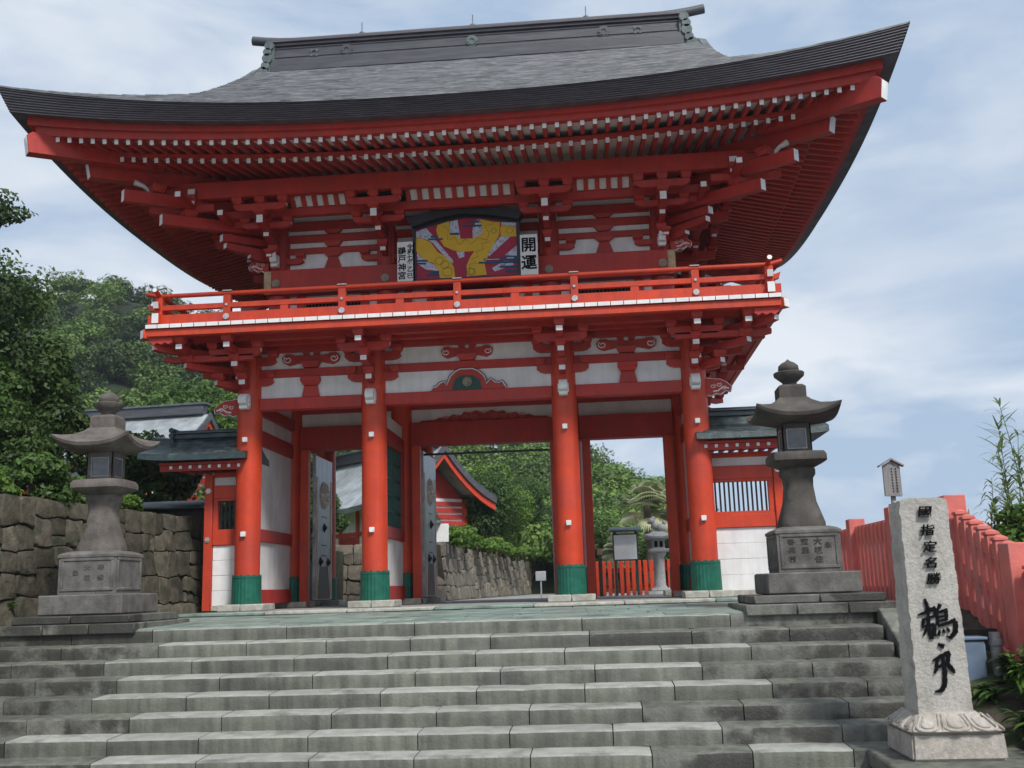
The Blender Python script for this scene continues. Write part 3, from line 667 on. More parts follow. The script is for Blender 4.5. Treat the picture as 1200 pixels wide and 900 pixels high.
# boards over the rafters
ring([(.48, 7.058, .335), (.48, 7.08, .335), (1.75, 7.31, .28), (1.75, 7.288, .28)]).build('eave_board', WHT, roof)
ring([(1.09, 7.012, .27), (1.09, 7.03, .27), (3.4, 7.57, .12), (3.4, 7.552, .12)]).build('eave_board', WHT, roof)
ring([(1.07, 7.008, .27), (1.07, 7.058, .29), (1.17, 7.058, .29), (1.17, 7.008, .27)]).build('rafter_rail', REDB, roof)
# rafters
mb = MB(); mb.box(-.031, .031, 0, 1, -.028, .050, 0, {'-y': 1}); raf_me = mb.mesh('rafter', [REDB, WHT])
hipx = lambda y: 3.35+(.38-y)/ .946
def rafter(name, side, t, ins_out, ins_in, z_out, z_in, k_out, k_in):
    half = (EX if side in (0, 2) else EYH)
    # clip at the hip
    lim = (half-abs(t))
    ii = min(ins_in, lim-.02) if lim > ins_out else None
    if ii is None or ii-ins_out < .05: return
    f = (ii-ins_out)/(ins_in-ins_out); so_ = abs(t)/(half-ins_out); si = abs(t)/(half-ii)
    za = z_out+upk(min(1, so_), k_out); zb = z_out+(z_in-z_out)*f+upk(min(1, abs(t)/(half-ins_out)), k_out+(k_in-k_out)*f)
    if side == 0: a, b = Vector((t, YC-EYH+ins_out, za)), Vector((t, YC-EYH+ii, zb))
    elif side == 2: a, b = Vector((t, YC+EYH-ins_out, za)), Vector((t, YC+EYH-ii, zb))
    elif side == 1: a, b = Vector((EX-ins_out, YC+t, za)), Vector((EX-ii, YC+t, zb))
    else: a, b = Vector((-EX+ins_out, YC+t, za)), Vector((-EX+ii, YC+t, zb))
    d = b-a; L_ = d.length; d.normalize(); sx = d.cross(Vector((0, 0, 1))).normalized(); sz = sx.cross(d)
    o = link(raf_me, name, roof); R_ = Matrix((sx, d, sz)).transposed().to_4x4(); R_.translation = a
    o.matrix_basis = R_ @ Matrix.Diagonal((1, L_, 1, 1))
for side in range(4):
    half = 6.08 if side in (0, 2) else 4.62
    pitch = .19; nn = int(half/pitch)
    for i in range(-nn, nn+1):
        if side == 2: continue
        rafter('flying_rafter', side, i*pitch, .50, 1.75, 7.0, 7.232, .33, .28)
        rafter('base_rafter', side, i*pitch, 1.11, 3.35, 6.955, 7.48, .27, .12)
# hip rafters
for sg in (-1, 1):
    for back in (0, 1):
        yy = (lambda y: YC*2-y) if back else (lambda y: y)
        A_, B_ = Vector((sg*3.2, yy(.5), 7.30)), Vector((sg*5.90, yy(-1.68), 7.05)); d = (B_-A_); L_ = d.length; d.normalize(); s_ = d.cross(Vector((0, 0, 1))).normalized(); u_ = s_.cross(d)
        MB().prism([(0, -.12), (L_, -.13), (L_+.03, .13), (0, .11)], A_, d, u_, s_, -.095, .095, 0, {1: 1}).build('hip_rafter', [REDB, WHT], roof, bevel=.008)
        A_, B_ = Vector((sg*4.9, yy(-1.15), 7.30)), Vector((sg*6.47, yy(-2.53), 7.19)); d = (B_-A_); L_ = d.length; d.normalize(); s_ = d.cross(Vector((0, 0, 1))).normalized(); u_ = s_.cross(d)
        MB().prism([(0, -.11), (L_, -.18), (L_+.03, .10), (L_-.06, .17), (0, .11)], A_, d, u_, s_, -.10, .10, 0, {1: 1, 2: 1}).build('hip_rafter', [REDB, WHT], roof, bevel=.008)
        c = MB(); x0, y0 = sg*5.0, yy(-1.25)
        c.tube([(x0, y0+.2*(1 if not back else -1), 6.80), (x0+sg*.08, y0+.1, 6.84), (x0+sg*.17, y0, 6.92), (x0+sg*.28, y0-.1, 6.95)], [.035, .03, .035, .05], 6); c.build('white_cove_hook', WHT, roof, smooth=True)
# gable ends
for sg in (-1, 1):
    pts = [];
    for i in range(21):
        y = YC-3.1+6.2*i/20; pts.append((y, fz(EYH-abs(y-YC))-.03))
    g = MB(); g.prism([(pts[0][0], fz(2.24)-.2)]+pts+[(pts[-1][0], fz(2.24)-.2)], (sg*4.2, 0, 0), (0, 1, 0), (0, 0, 1), (1, 0, 0), -.03, .03); g.build('gable_wall', REDB, roof)
    b = MB(); secs = [[(sg*4.5, y, z-.30), (sg*4.64, y, z-.30), (sg*4.66, y, z+.06), (sg*4.5, y, z+.10)] for y, z in pts]; b.loft(secs); b.build('verge_board', VERD, roof)
# ridge
r = MB(); r.box(-4.2, 4.2, YC-.27, YC+.27, 10.72, 10.98)
rid = r.build('ridge', RIDG, roof, bevel=.01)
MB().box(-4.15, 4.15, YC-.2, YC+.2, 10.982, 11.30).build('ridge_body', RIDG, rid, bevel=.01)
MB().box(-4.18, 4.18, YC-.24, YC+.24, 10.965, 11.0).build('ridge_moulding', VERD, rid)
for z_ in (11.06, 11.25): MB().box(-4.13, 4.13, YC-.215, YC+.215, z_, z_+.018).build('ridge_moulding', EAVE, rid)
for z0, w in ((11.302, .25), (11.365, .29)): MB().box(-4.2, 4.2, YC-w, YC+w, z0, z0+.058).build('ridge_moulding', EAVE, rid, bevel=.008)
r = MB(); ptsr = []; rr = []
for i in range(33):
    x = -4.66+9.32*i/32; z = 11.50+.10*max(0, (abs(x)-3.6)/1.06)**2; ptsr.append((x, YC, z)); rr.append(.095)
r.tube(ptsr, rr, 14); r.build('ridge_cap', RIDG, rid, smooth=True)
for sg in (-1, 1):
    b = MB()
    for z, w, o_ in ((10.72, .12, .16), (10.86, .09, .1), (11.02, .11, .06), (11.16, .09, .06), (11.30, .10, .02)):
        b.tube([(sg*(4.2+o_), YC-.3, z), (sg*(4.2+o_), YC+.3, z)], w, 10)
    b.box(min(sg*4.12, sg*4.27), max(sg*4.12, sg*4.27), YC-.26, YC+.26, 10.7, 11.43); b.build('ridge_end', VERD, rid, smooth=True)
for x in (-2.35, -.04, 2.28):
    b = MB(); b.tube([(x, YC, 11.58), (x, YC, 11.84)], .011, 6); b.disc((x, YC, 11.58), (0, 0, 1), .06, .03, 8); b.build('lightning_rod', PIPE, rid)
for x in (-2.62, -.04, 2.62):
    b = MB(); b.disc((x, YC-.2, 11.13), (0, -1, 0), .125, .03, 24, scallop=1, amp=.04)
    for k in range(8): t = 2*pi*k/8; b.disc((x+.07*cos(t), YC-.23, 11.13+.07*sin(t)), (0, -1, 0), .03, .015, 8)
    b.build('ridge_crest', VERD if x > -1 and x < 1 else RIDG, rid)
for x in (-3.3, 3.3):
    b = MB()
    for k in range(4): t = 2*pi*k/4; b.prism([(.05*cos(t), .05*sin(t)), (.085*cos(t+.4), .085*sin(t+.4)), (.11*cos(t+.785), .11*sin(t+.785)*1.), (.085*cos(t+1.17), .085*sin(t+1.17)), (.05*cos(t+1.57), .05*sin(t+1.57)), (.06*cos(t+.785), .06*sin(t+.785))], (x, YC-.2, 11.12), (1, 0, 0), (0, 0, 1), (0, 1, 0), -.02, 0)
    b.build('ridge_emblem', VERD, rid)

# ================================================================== votive painting and its two boards (hang on the gate)
EM = thing('votive_board', 'large arched votive painting of a yellow winding form on crimson, hung above the balcony rail', 'painting', (.05, -.2, 5.36))
yE = -.20
def ep(x, y): return ((x-532)/334+.045, 5.385+(480-20*(x-245)/575-y)/334)
EXT = {'o': (0, yE, 0)}
outer = [ep(*p) for p in ((228, 492), (228, 178), (260, 160), (380, 128), (470, 112), (535, 108), (620, 112), (700, 122), (800, 135), (836, 145), (836, 470))]
MB().prism(outer, (0, yE, 0), (1, 0, 0), (0, 0, 1), (0, 1, 0), .004, .06).build('frame', BLK, EM)
rimp = [(228, 178), (380, 128), (470, 112), (535, 106), (620, 110), (700, 120), (836, 145)]
t = MB()
top = [ep(*p) for p in rimp]; up_ = [ep(a+(a-532)*.10, b-52) for a, b in rimp]
t.prism(top+up_[::-1], (0, yE, 0), (1, 0, 0), (0, 0, 1), (0, 1, 0), -.12, .10); t.build('canopy', BLK, EM)
for (x0, x1, y0, y1) in ((228, 245, 180, 492), (820, 838, 146, 470)):
    MB().prism([ep(x0, y1), ep(x1, y1), ep(x1, y0), ep(x0, y0)], (0, yE, 0), (1, 0, 0), (0, 0, 1), (0, 1, 0), -.035, .003).build('frame_side', BLK, EM)
MB().prism([ep(228, 494), ep(838, 472), ep(838, 460), ep(228, 481)], (0, yE, 0), (1, 0, 0), (0, 0, 1), (0, 1, 0), -.03, .002).build('frame_sill', BLK, EM)
def flat(polys, m, y, name):
    b = MB()
    for P in polys: b.prism([ep(*p) for p in P], (0, yE, 0), (1, 0, 0), (0, 0, 1), (0, 1, 0), y, y+.0035)
    o = b.build(name, m, EM)
    if len(polys) > 1: o['kind'] = 'stuff'
    return o
flat([[(245, 480), (245, 186), (305, 172), (440, 136), (530, 122), (620, 126), (730, 145), (820, 156), (820, 460)]], CRIM, -.0035, 'painting_ground')
ring_p = [(370, 158), (437, 137), (440, 195), (500, 243), (570, 243), (628, 210), (622, 150), (608, 128), (690, 148), (727, 150), (722, 225), (690, 280), (660, 330), (635, 400), (645, 458), (532, 466), (532, 400), (555, 350), (578, 318), (520, 320), (460, 312), (405, 285), (375, 235), (362, 190)]
legp = [(245, 235), (280, 235), (330, 262), (370, 320), (410, 345), (440, 375), (460, 410), (465, 470), (380, 474), (370, 430), (345, 385), (300, 370), (262, 330), (245, 310)]
flat([ring_p, legp, [(735, 165), (818, 182), (818, 236), (730, 236), (727, 190)]], YEL, -.009, 'painting_yellow_form')
whites = [[(246, 196), (305, 175), (345, 225), (360, 250), (400, 300), (455, 370), (455, 388), (420, 360), (370, 300), (340, 262), (310, 245), (280, 232), (246, 232)],
          [(440, 140), (485, 130), (500, 245), (480, 240), (440, 195)], [(570, 180), (600, 130), (620, 150), (628, 210), (600, 235), (570, 240)], [(475, 318), (520, 318), (520, 350), (490, 358)],
          [(725, 236), (785, 236), (660, 350), (655, 340), (690, 280)], [(750, 345), (818, 290), (818, 350)], [(675, 420), (760, 370), (800, 400), (690, 440)],
          [(250, 320), (300, 370), (345, 390), (370, 430), (300, 420), (250, 385)], [(735, 150), (818, 155), (818, 178), (735, 164)]]
flat(whites, PALE, -.0055, 'painting_pale_bands')
def inside(p, P):
    c = False; n = len(P)
    for i in range(n):
        (a, b), (c1, d) = P[i], P[(i+1) % n]
        if (b > p[1]) != (d > p[1]) and p[0] < (c1-a)*(p[1]-b)/(d-b)+a: c = not c
    return c
dash = []
for P in whites:
    xs = [p[0] for p in P]; ys = [p[1] for p in P]; area = (max(xs)-min(xs))*(max(ys)-min(ys))
    for _ in range(int(area/110)):
        q = (rnd.uniform(min(xs), max(xs)), rnd.uniform(min(ys), max(ys)))
        if inside(q, P) and not inside(q, ring_p):
            a = rnd.uniform(-.5, .9); l_ = rnd.uniform(3, 7); dash.append([(q[0]-1, q[1]), (q[0]+1, q[1]), (q[0]+1+l_*a*.6, q[1]-l_), (q[0]-1+l_*a*.6, q[1]-l_)])
flat(dash, NAVY, -.0095, 'painting_dashes')
bars = [(315, 238, 400, 248), (330, 222, 365, 234), (440, 208, 495, 220), (510, 162, 622, 173), (550, 138, 610, 150), (247, 364, 310, 375), (247, 380, 300, 391), (325, 430, 375, 445), (300, 449, 375, 459), (600, 382, 818, 393), (630, 364, 740, 375), (745, 352, 818, 380), (720, 408, 818, 420), (750, 430, 818, 447)]
flat([[(a, d), (c_, d), (c_, b), (a, b)] for a, b, c_, d in bars], NAVY, -.0135, 'painting_cloud_bars')
flat([[(640, 368), (720, 368), (720, 372), (640, 372)], [(760, 360), (800, 360), (800, 366), (760, 366)], [(255, 376), (290, 376), (290, 380), (255, 380)]], PALE, -.017, 'painting_bar_lights')
b = MB()
def zline(P, r_=.0035):
    b.tube([(ep(*p)[0], yE-.0125, ep(*p)[1]) for p in P], r_, 4)
zline([(400, 165), (432, 185), (425, 250), (470, 235), (490, 280), (530, 245), (560, 278), (600, 240), (650, 255), (665, 215), (640, 170), (690, 160)])
zline([(665, 265), (620, 275), (630, 310), (590, 320), (600, 350), (560, 365), (590, 390), (550, 395), (545, 455), (580, 450), (575, 420), (545, 420)])
for cx, cy, rr_ in ((378, 372, 24), (408, 395, 24), (422, 436, 28), (555, 438, 22), (690, 200, 16), (780, 200, 18)):
    zline([(cx+rr_*cos(a_*pi/4), cy+rr_*sin(a_*pi/4)) for a_ in range(9)])
b.build('painting_green_lines', PGRN, EM)
def board(x0, x1, z0, z1, label, cols):
    o = MB().box(x0, x1, -.235, -.205, z0, z1).build('name_board', PAPER, None, bevel=.004)
    tag(o, label, 'sign board')
    b = MB()
    for (cx, items) in cols:
        for (ch, cz, sz, bold) in items: glyph_mb(b, ch, cx, cz, sz, -.237, .002, bold)
    b.build('lettering', INK, o)
    return o
c1 = [(ch, 5.97-i*.095, .105, .002) for i, ch in enumerate('令和七年')] + [('乙', 5.97-4*.1, .105, .002), ('巳', 5.97-5*.103, .105, .002)]
c2 = [(ch, 5.90-i*.145, .145, .003) for i, ch in enumerate('鵜戸神宮')]
board(-1.135, -.83, 5.36, 6.06, 'white vertical board with two columns of black writing, left of the votive painting', [(-.915, c1), (-1.055, c2)])
board(.955, 1.255, 5.36, 6.07, 'white vertical board with two large black characters, right of the votive painting', [(1.105, [('開', 5.885, .27, .006), ('運', 5.575, .27, .006)])])
# ================================================================== GROUND, PLATFORM, STEPS
struct(MB().box(-900, 9, -200, 1200, -1.75, -1.60).build('ground', PAVE))
struct(MB().box(-4000, 5000, -3000, 6000, -4.6, -4.5).build('sea', SEA))
gp = struct(MB().box(-5.2, 6.3, -1.86, 60, -1.55, -.055).build('gate_platform', PAVE))
struct(MB().box(-5.3, 5.02, -4.9, -1.8, -1.5, -.20).build('step_core', GAP))
Z0, Y0, RI, TR = -.126, -5.03, .155, .346
# edging slabs of the gate platform
x = -4.05; k = 0
while x < 4.0:
    L_ = rnd.uniform(.8, 1.5); L_ = min(L_, 4.05-x)
    if 4.05-x-L_ < .3: L_ = 4.05-x
    MB().box(x+.004, x+L_-.004, -1.98-rnd.uniform(0, .03), -1.2, -.052, rnd.uniform(-.004, .004)).build('edging_slab', BASE if k % 3 else STEPG, gp, bevel=.012); x += L_; k += 1
for r in range(14):   # paving of the platform around the columns
    x = -4.05+(r % 2)*.3
    while x < 4.0:
        L_ = rnd.uniform(.8, 1.3); e_ = min(x+L_, 4.05)
        if e_-x > .1: MB().box(x+.004, e_-.004, -1.195+r*.62, -1.195+(r+1)*.62-.008, -.05, -.010+rnd.uniform(-.002, .002)).build('paving_slab', PAVE, gp, bevel=.006)
        x += L_
for sgn, (xa, xb) in ((-1, (-5.18, -4.06)), (1, (4.06, 5.7))):
    for r in range(9):
        MB().box(xa, xb, -1.98+r*.7, -1.98+(r+1)*.7-.01, -.054, -.035).build('paving_slab', PAVE, gp, bevel=.006)
# sloping landing of greenish flagstones
ld = struct(MB().box(-5.28, 5.3, -5.0, -1.86, -.3, -.15).build('landing', GAP))
for r in range(6):
    ya, yb = -1.99-r*.5, -1.99-(r+1)*.5+.008; za, zb = -.052-.011*r, -.052-.011*(r+1); x = -5.27+rnd.uniform(-.3, 0)
    while x < 5.28:
        L_ = rnd.uniform(.5, 1.1); a, b = max(x, -5.27)+.004, min(x+L_, 5.29)-.004; x += L_
        if b-a < .05: continue
        dz = rnd.uniform(-.004, .004)
        m_ = MB(); m_.add([(a, yb, zb-.1), (b, yb, zb-.1), (b, ya, za-.1), (a, ya, za-.1), (a, yb, zb+dz), (b, yb, zb+dz), (b, ya, za+dz), (a, ya, za+dz)], [(0, 3, 2, 1), (4, 5, 6, 7), (0, 1, 5, 4), (1, 2, 6, 5), (2, 3, 7, 6), (3, 0, 4, 7)])
        m_.build('flagstone', STEPG, ld, bevel=.007)
# the flight of steps
fl = struct(MB().prism([(-4.9, -.33), (-4.9, -2.1), (-8.6, -2.1), (-8.6, -1.99)], (0, 0, 0), (0, 1, 0), (0, 0, 1), (1, 0, 0), -5.3, 5.02).build('stone_steps', GAP))
def step_stone(xa, xb, yf_, zt, par, mt, dep=.46, h=.148):
    rg = random.Random(int((xa*31+zt*977+yf_*13)*100)); n = max(3, int((xb-xa)/.14)); m_ = MB(); secs = []
    lean = 0; yo = rg.uniform(-.004, .004); zo = rg.uniform(-.0015, .0015); b0 = .009+rg.uniform(0, .004)
    for i in range(n+1):
        x = xa+(xb-xa)*i/n; e = min(1, min(i, n-i)/1.0) if 0 < i < n else 0
        w = rg.uniform(-.0012, .0012); w2 = rg.uniform(-.001, .0008)-(.006 if rg.random() < .05 else 0); cut = 0 if e else .005
        xx = x+(.005 if i == 0 else -.005 if i == n else 0)
        if i in (0, n): pass
        y_, z_ = yf_+yo+w*.6+cut*.8, zt+zo+lean*i+w2-cut*.7
        secs.append([(xx, yf_+dep, zt-h), (xx, y_+.004, zt-h), (xx, y_, zt-h*.5), (xx, y_+w, z_-b0*1.3), (xx, y_+b0*.35, z_-b0*.45), (xx, y_+b0*1.6, z_-.001), (xx, y_+dep*.55, z_+.008), (xx, yf_+dep, z_+.011)])
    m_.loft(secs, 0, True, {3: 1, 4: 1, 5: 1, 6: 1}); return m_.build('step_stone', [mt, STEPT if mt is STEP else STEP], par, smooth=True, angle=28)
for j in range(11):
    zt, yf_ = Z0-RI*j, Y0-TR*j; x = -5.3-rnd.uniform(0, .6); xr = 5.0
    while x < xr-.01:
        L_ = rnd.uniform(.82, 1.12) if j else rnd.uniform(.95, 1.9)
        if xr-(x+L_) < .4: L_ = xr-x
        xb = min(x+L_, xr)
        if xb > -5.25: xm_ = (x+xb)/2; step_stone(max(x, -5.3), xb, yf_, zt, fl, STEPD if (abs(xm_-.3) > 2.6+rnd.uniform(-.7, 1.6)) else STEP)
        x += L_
# sloping kerb beside the steps
kb = struct(MB().box(5.03, 5.29, -5.0, -4.2, -.4, -.085).build('step_kerb', STEP, bevel=.015))
yy = -5.01
for L_ in (1.15, 1.25, 1.4):
    y2 = yy-L_; z1, z2 = -.085+(yy+5.01)*.448, -.085+(y2+5.01)*.448
    MB().prism([(yy, z1), (y2+.008, z2), (y2+.008, z2-.42), (yy, z1-.42)], (0, 0, 0), (0, 1, 0), (0, 0, 1), (1, 0, 0), 5.03, 5.29).build('kerb_stone', STEP, kb, bevel=.014); yy = y2
# ================================================================== STONE LANTERNS
def sq(h, z, n=4, lift=0., r=.0, cx=0, cy=0):
    """square loop with rounded sides: n points per side, corners lifted"""
    P = []
    for sd_ in range(4):
        for k in range(n):
            t = -1+2*k/n; u = (t*h, -h) if sd_ == 0 else (h, t*h) if sd_ == 1 else (-t*h, h) if sd_ == 2 else (-h, -t*h)
            c_ = abs(t)**2.6; cc = 1-r*(abs(t)**4)
            P.append((cx+u[0]*cc, cy+u[1]*cc, z+lift*c_))
    return P
def lantern(x, y, label, inscr, side_dir):
    t = thing('stone_lantern', label, 'stone lantern', (x, y, -.09), 'stone lanterns flanking the gate')
    LAN_ = LAN if x > 0 else LAN2
    def at(secs, nm, m=LAN_, bev=0, sm=True, angle=35):
        b = MB(); b.loft([[(p[0]+x, p[1]+y, p[2]) for p in s_] for s_ in secs]); return b.build(nm, m, t, smooth=sm, bevel=bev, angle=angle)
    for (h, za, zb, n_) in ((.83, -.16, -.04, 3), (.72, -.038, .055, 2)):
        for i in range(n_):
            a = x-h+2*h*i/n_; MB().box(a+.004, a+2*h/n_-.004, y-h, y+h, za, zb).build('base_slab', STEPD, t, bevel=.012)
    at([sq(.52, .062), sq(.522, .14), sq(.52, .298)], 'plinth', LANP, .014, angle=30)
    ped = at([sq(.36, .30), sq(.36, .74), sq(.375, .745), sq(.375, .775), sq(.345, .80, r=.03), sq(.28, .822, r=.05)], 'pedestal', LANP, 0, angle=25)
    for (dx, dy) in ((0, -1), (side_dir, 0)):
        fr = MB(); s_ = Vector((-dy, dx, 0)); O = Vector((x+dx*.36, y+dy*.36, 0))
        for (a, b_, c_, d_) in ((-.33, .33, .34, .375), (-.33, .33, .70, .735), (-.33, -.295, .375, .70), (.295, .33, .375, .70)):
            fr.prism([(a, c_), (b_, c_), (b_, d_), (a, d_)], O, s_, (0, 0, 1), (dx, dy, 0), -.002, .012)
        fr.build('panel_border', LANP, ped, bevel=.005)
    if inscr:
        b = MB()
        for (ch, cx, cz, sz) in inscr: glyph_mb(b, ch, x+cx, cz, sz, y-.3625, .0022, .003, 0, 0, 1.1, .95)
        b.build('carved_characters', LETT if x > 0 else LETT2, ped)
    at([sq(.262, .822, r=.16), sq(.262, .87, r=.16), sq(.235, .96, r=.18), sq(.185, 1.12, r=.2), sq(.165, 1.30, r=.2), sq(.170, 1.40, r=.2), sq(.198, 1.44, r=.18), sq(.2, 1.50, r=.18), sq(.185, 1.525, r=.18)], 'shaft', LAN_, 0, angle=50)
    at([sq(.2, 1.525, r=.15), sq(.30, 1.575, r=.12), sq(.335, 1.60, r=.1), sq(.335, 1.66, r=.1), sq(.31, 1.70, r=.1), sq(.2, 1.705, r=.1)], 'middle_platform', LAN_, 0)
    fb = MB().box(x-.15, x+.15, y-.15, y+.15, 1.70, 2.05).build('light_chamber', LAN_, t)
    for (dx, dy) in ((0, -1), (1, 0), (-1, 0)):
        s_ = Vector((-dy, dx, 0)); O = Vector((x+dx*.15, y+dy*.15, 0)); fr = MB()
        for (a, b_, c_, d_) in ((-.172, .172, 1.703, 1.74), (-.172, .172, 1.99, 2.05), (-.172, -.12, 1.74, 1.99), (.12, .172, 1.74, 1.99)):
            fr.prism([(a, c_), (b_, c_), (b_, d_), (a, d_)], O, s_, (0, 0, 1), (dx, dy, 0), 0, .022)
        fr.build('window_frame', LAN_, fb, bevel=.004)
        fr = MB(); 
        for (a, b_, c_, d_) in ((-.118, .118, 1.742, 1.756), (-.118, .118, 1.974, 1.988), (-.118, -.104, 1.756, 1.974), (.104, .118, 1.756, 1.974)):
            fr.prism([(a, c_), (b_, c_), (b_, d_), (a, d_)], O, s_, (0, 0, 1), (dx, dy, 0), 0, .014)
        fr.build('pane_frame', LSTN, fb)
        g = MB(); g.prism([(-.104, 1.756), (.104, 1.756), (.104, 1.974), (-.104, 1.974)], O, s_, (0, 0, 1), (dx, dy, 0), .001, .004); g.build('window_pane', GLASS, fb)
    n = 10
    at([sq(.16, 2.05, n), sq(.20, 2.055, n, .0), sq(.40, 2.075, n, .085), sq(.478, 2.10, n, .115), sq(.492, 2.14, n, .115), sq(.40, 2.185, n, .07), sq(.29, 2.245, n, .03), sq(.205, 2.32, n, .008), sq(.17, 2.365, n, 0), sq(.10, 2.37, n)], 'lantern_roof', LAN_, 0, angle=38)
    at([sq(.165, 2.365, r=.03), sq(.165, 2.50, r=.03), sq(.14, 2.53, r=.1), sq(.06, 2.535, r=.1)], 'neck_block', LAN_, 0, angle=30)
    b = MB(); b.lathe((x, y, 0), [(.09, 2.53), (.085, 2.57), (.12, 2.60), (.178, 2.65), (.185, 2.69), (.172, 2.70), (.10, 2.69), (.105, 2.70), (.125, 2.73), (.118, 2.78), (.08, 2.815), (.03, 2.84), (.004, 2.865)], 24); b.build('jewel', LAN_, t, smooth=True, angle=60)
    return t
ins = [('大', .10, .645, .085), ('坂', .10, .545, .085), ('住', .10, .445, .085), ('永', .215, .60, .07), ('濱', -.05, .645, .08), ('屋', -.05, .545, .08), ('喜', -.20, .645, .07), ('兵', -.20, .55, .07), ('衛', -.20, .45, .075)]
lantern(4.45, -4.25, 'dark stone lantern at the right end of the landing, characters on its pedestal', ins, -1)
ins2 = [(c_, x_, z_, .07) for c_, x_, z_ in (('奉', .17, .62), ('納', .17, .50), ('大', 0, .62), ('坂', 0, .50), ('住', -.15, .56))]
lantern(-4.13, -4.25, 'brownish stone lantern at the left end of the landing before the retaining wall', ins2, 1)

# ================================================================== STONE MARKER with inscription
PM = thing('stone_marker', 'tall rough pale granite marker with black brush characters on a lotus base', 'stone marker', (4.75, -7.8, -1.21))
struct(MB().box(4.22, 5.45, -8.50, -7.35, -1.35, -1.212).build('marker_slab', STEP, bevel=.02))
px, py = 4.755, -7.78
b = MB(); b.frus((px+.02, py), (.362, .38), (.352, .365), -1.21, -1.0); b.build('marker_base', GRAN2, PM, bevel=.018, seg=2)
lo = MB(); secs = []
for z, h in ((-.998, .385), (-.985, .402), (-.925, .325), (-.875, .255), (-.862, .235)): secs.append([(p[0]*.925+px+.015, p[1]+py, p[2]) for p in sq(h, z, 10, 0, .04)])
lo.loft(secs); base2 = lo.build('lotus_moulding', GRAN2, PM, smooth=True, angle=60)
for (dx, dy) in ((0, -1), (-1, 0), (1, 0)):
    s_ = Vector((-dy, dx, 0)); nrm = Vector((dx, dy, 0)); nrm2 = (nrm*.55+Vector((0, 0, .83))).normalized()
    O0 = Vector((px+.015, py, -.985))+nrm*(.40 if dx == 0 else .37); V = (Vector((0, 0, .112))-nrm*.15); Vl = V.length; V.normalize(); Wn = s_.cross(V).normalized(); Wn = Wn if Wn.z > 0 else -Wn
    for k, wd in ((-1, .10), (0, .115), (1, .10)):
        for sc, lo_ in ((1., 0), (.58, .035)):
            P_ = [(k*.235+wd*.92*sc*cos(t), lo_+.055*sc*(1+sin(t))) for t in [pi+pi*i/12 for i in range(13)]]
            P_ = [(P_[0][0], Vl*(.97 if sc == 1 else .72))]+P_+[(P_[-1][0], Vl*(.97 if sc == 1 else .72))]
            f3 = lambda p, o_: O0+s_*(p[0]*(1-.30*p[1]/Vl))+V*p[1]+Wn*o_
            pt = MB(); pt.tube([f3(p, .006) for p in P_], .011 if sc == 1 else .007, 7, caps=False)
            if sc < 1: pt.add([f3((k*.235+(p[0]-k*.235)*.9, p[1]*.95+.004), .013) for p in P_], [tuple(range(len(P_)))])
            pt.build('lotus_petal', GRAN2, base2, smooth=True)
    for k in (-1.5, -.5, .5, 1.5):
        P_ = [(k*.235-.03, Vl*.95), (k*.235, .012), (k*.235+.03, Vl*.95)]
        pt = MB(); pt.tube([f3(p, .002) for p in P_], .009, 6, caps=False); pt.build('lotus_petal_tip', GRAN2, base2, smooth=True)
# rough-hewn shaft
bm = bmesh.new(); nx, ny, nz = 12, 11, 56; rg = random.Random(3)
import mathutils.noise as mn
def shaft_pt(u, v, w):
    z = -.868+1.722*w
    hw = .215-.025*w; hd = .19-.02*w
    X = px-.0+(-1+2*u)*hw; Y = py+(-1+2*v)*hd
    n1_ = mn.noise(Vector((u*3, v*3, w*9+5)))*.016+mn.noise(Vector((u*9+7, v*9, w*34)))*.012+mn.noise(Vector((u*20+3, v*19, w*90)))*.006
    d = Vector((X-px, Y-py, 0)); 
    if d.length > .05: X += d.x/d.length*n1_; Y += d.y/d.length*n1_*(.30 if v == 0 else 1)
    if w > .97: z += mn.noise(Vector((u*4, v*4, 1)))*.02-.02*(abs(2*u-1)**6)
    if u == 0 and w > .0: X += .012*mn.noise(Vector((1, 2, w*22)))
    return (X, Y, z)
shell = {}; vs_ = []; fs_ = []
def vid(u, v, w):
    k = (u, v, w)
    if k not in shell: shell[k] = len(vs_); vs_.append(shaft_pt(u/nx, v/ny, w/nz))
    return shell[k]
for w in range(nz):
    for u in range(nx):
        fs_.append((vid(u, 0, w), vid(u+1, 0, w), vid(u+1, 0, w+1), vid(u, 0, w+1))); fs_.append((vid(u+1, ny, w), vid(u, ny, w), vid(u, ny, w+1), vid(u+1, ny, w+1)))
    for v in range(ny):
        fs_.append((vid(nx, v, w), vid(nx, v+1, w), vid(nx, v+1, w+1), vid(nx, v, w+1))); fs_.append((vid(0, v+1, w), vid(0, v, w), vid(0, v, w+1), vid(0, v+1, w+1)))
for u in range(nx):
    for v in range(ny): fs_.append((vid(u, v, nz), vid(u+1, v, nz), vid(u+1, v+1, nz), vid(u, v+1, nz)))
sh_mb = MB(); sh_mb.add(vs_, fs_); shaft = sh_mb.build('marker_shaft', GRAN, PM, smooth=True, angle=24)
yP = py-.19-.006
STRIP = mat('rubbed_stone_strip', (.43, .41, .35), .85, .12, 20, .6, 60)

b = MB()
for ch, cz, cx in (('國', .735, .0), ('指', .585, .005), ('定', .45, .008), ('名', .32, .005), ('勝', .19, .012)): glyph_mb(b, ch, px+cx, cz, .112, yP+.002, .008, .0012, 0, .16, 1.05, .88)
b.build('carved_characters', INK, shaft)
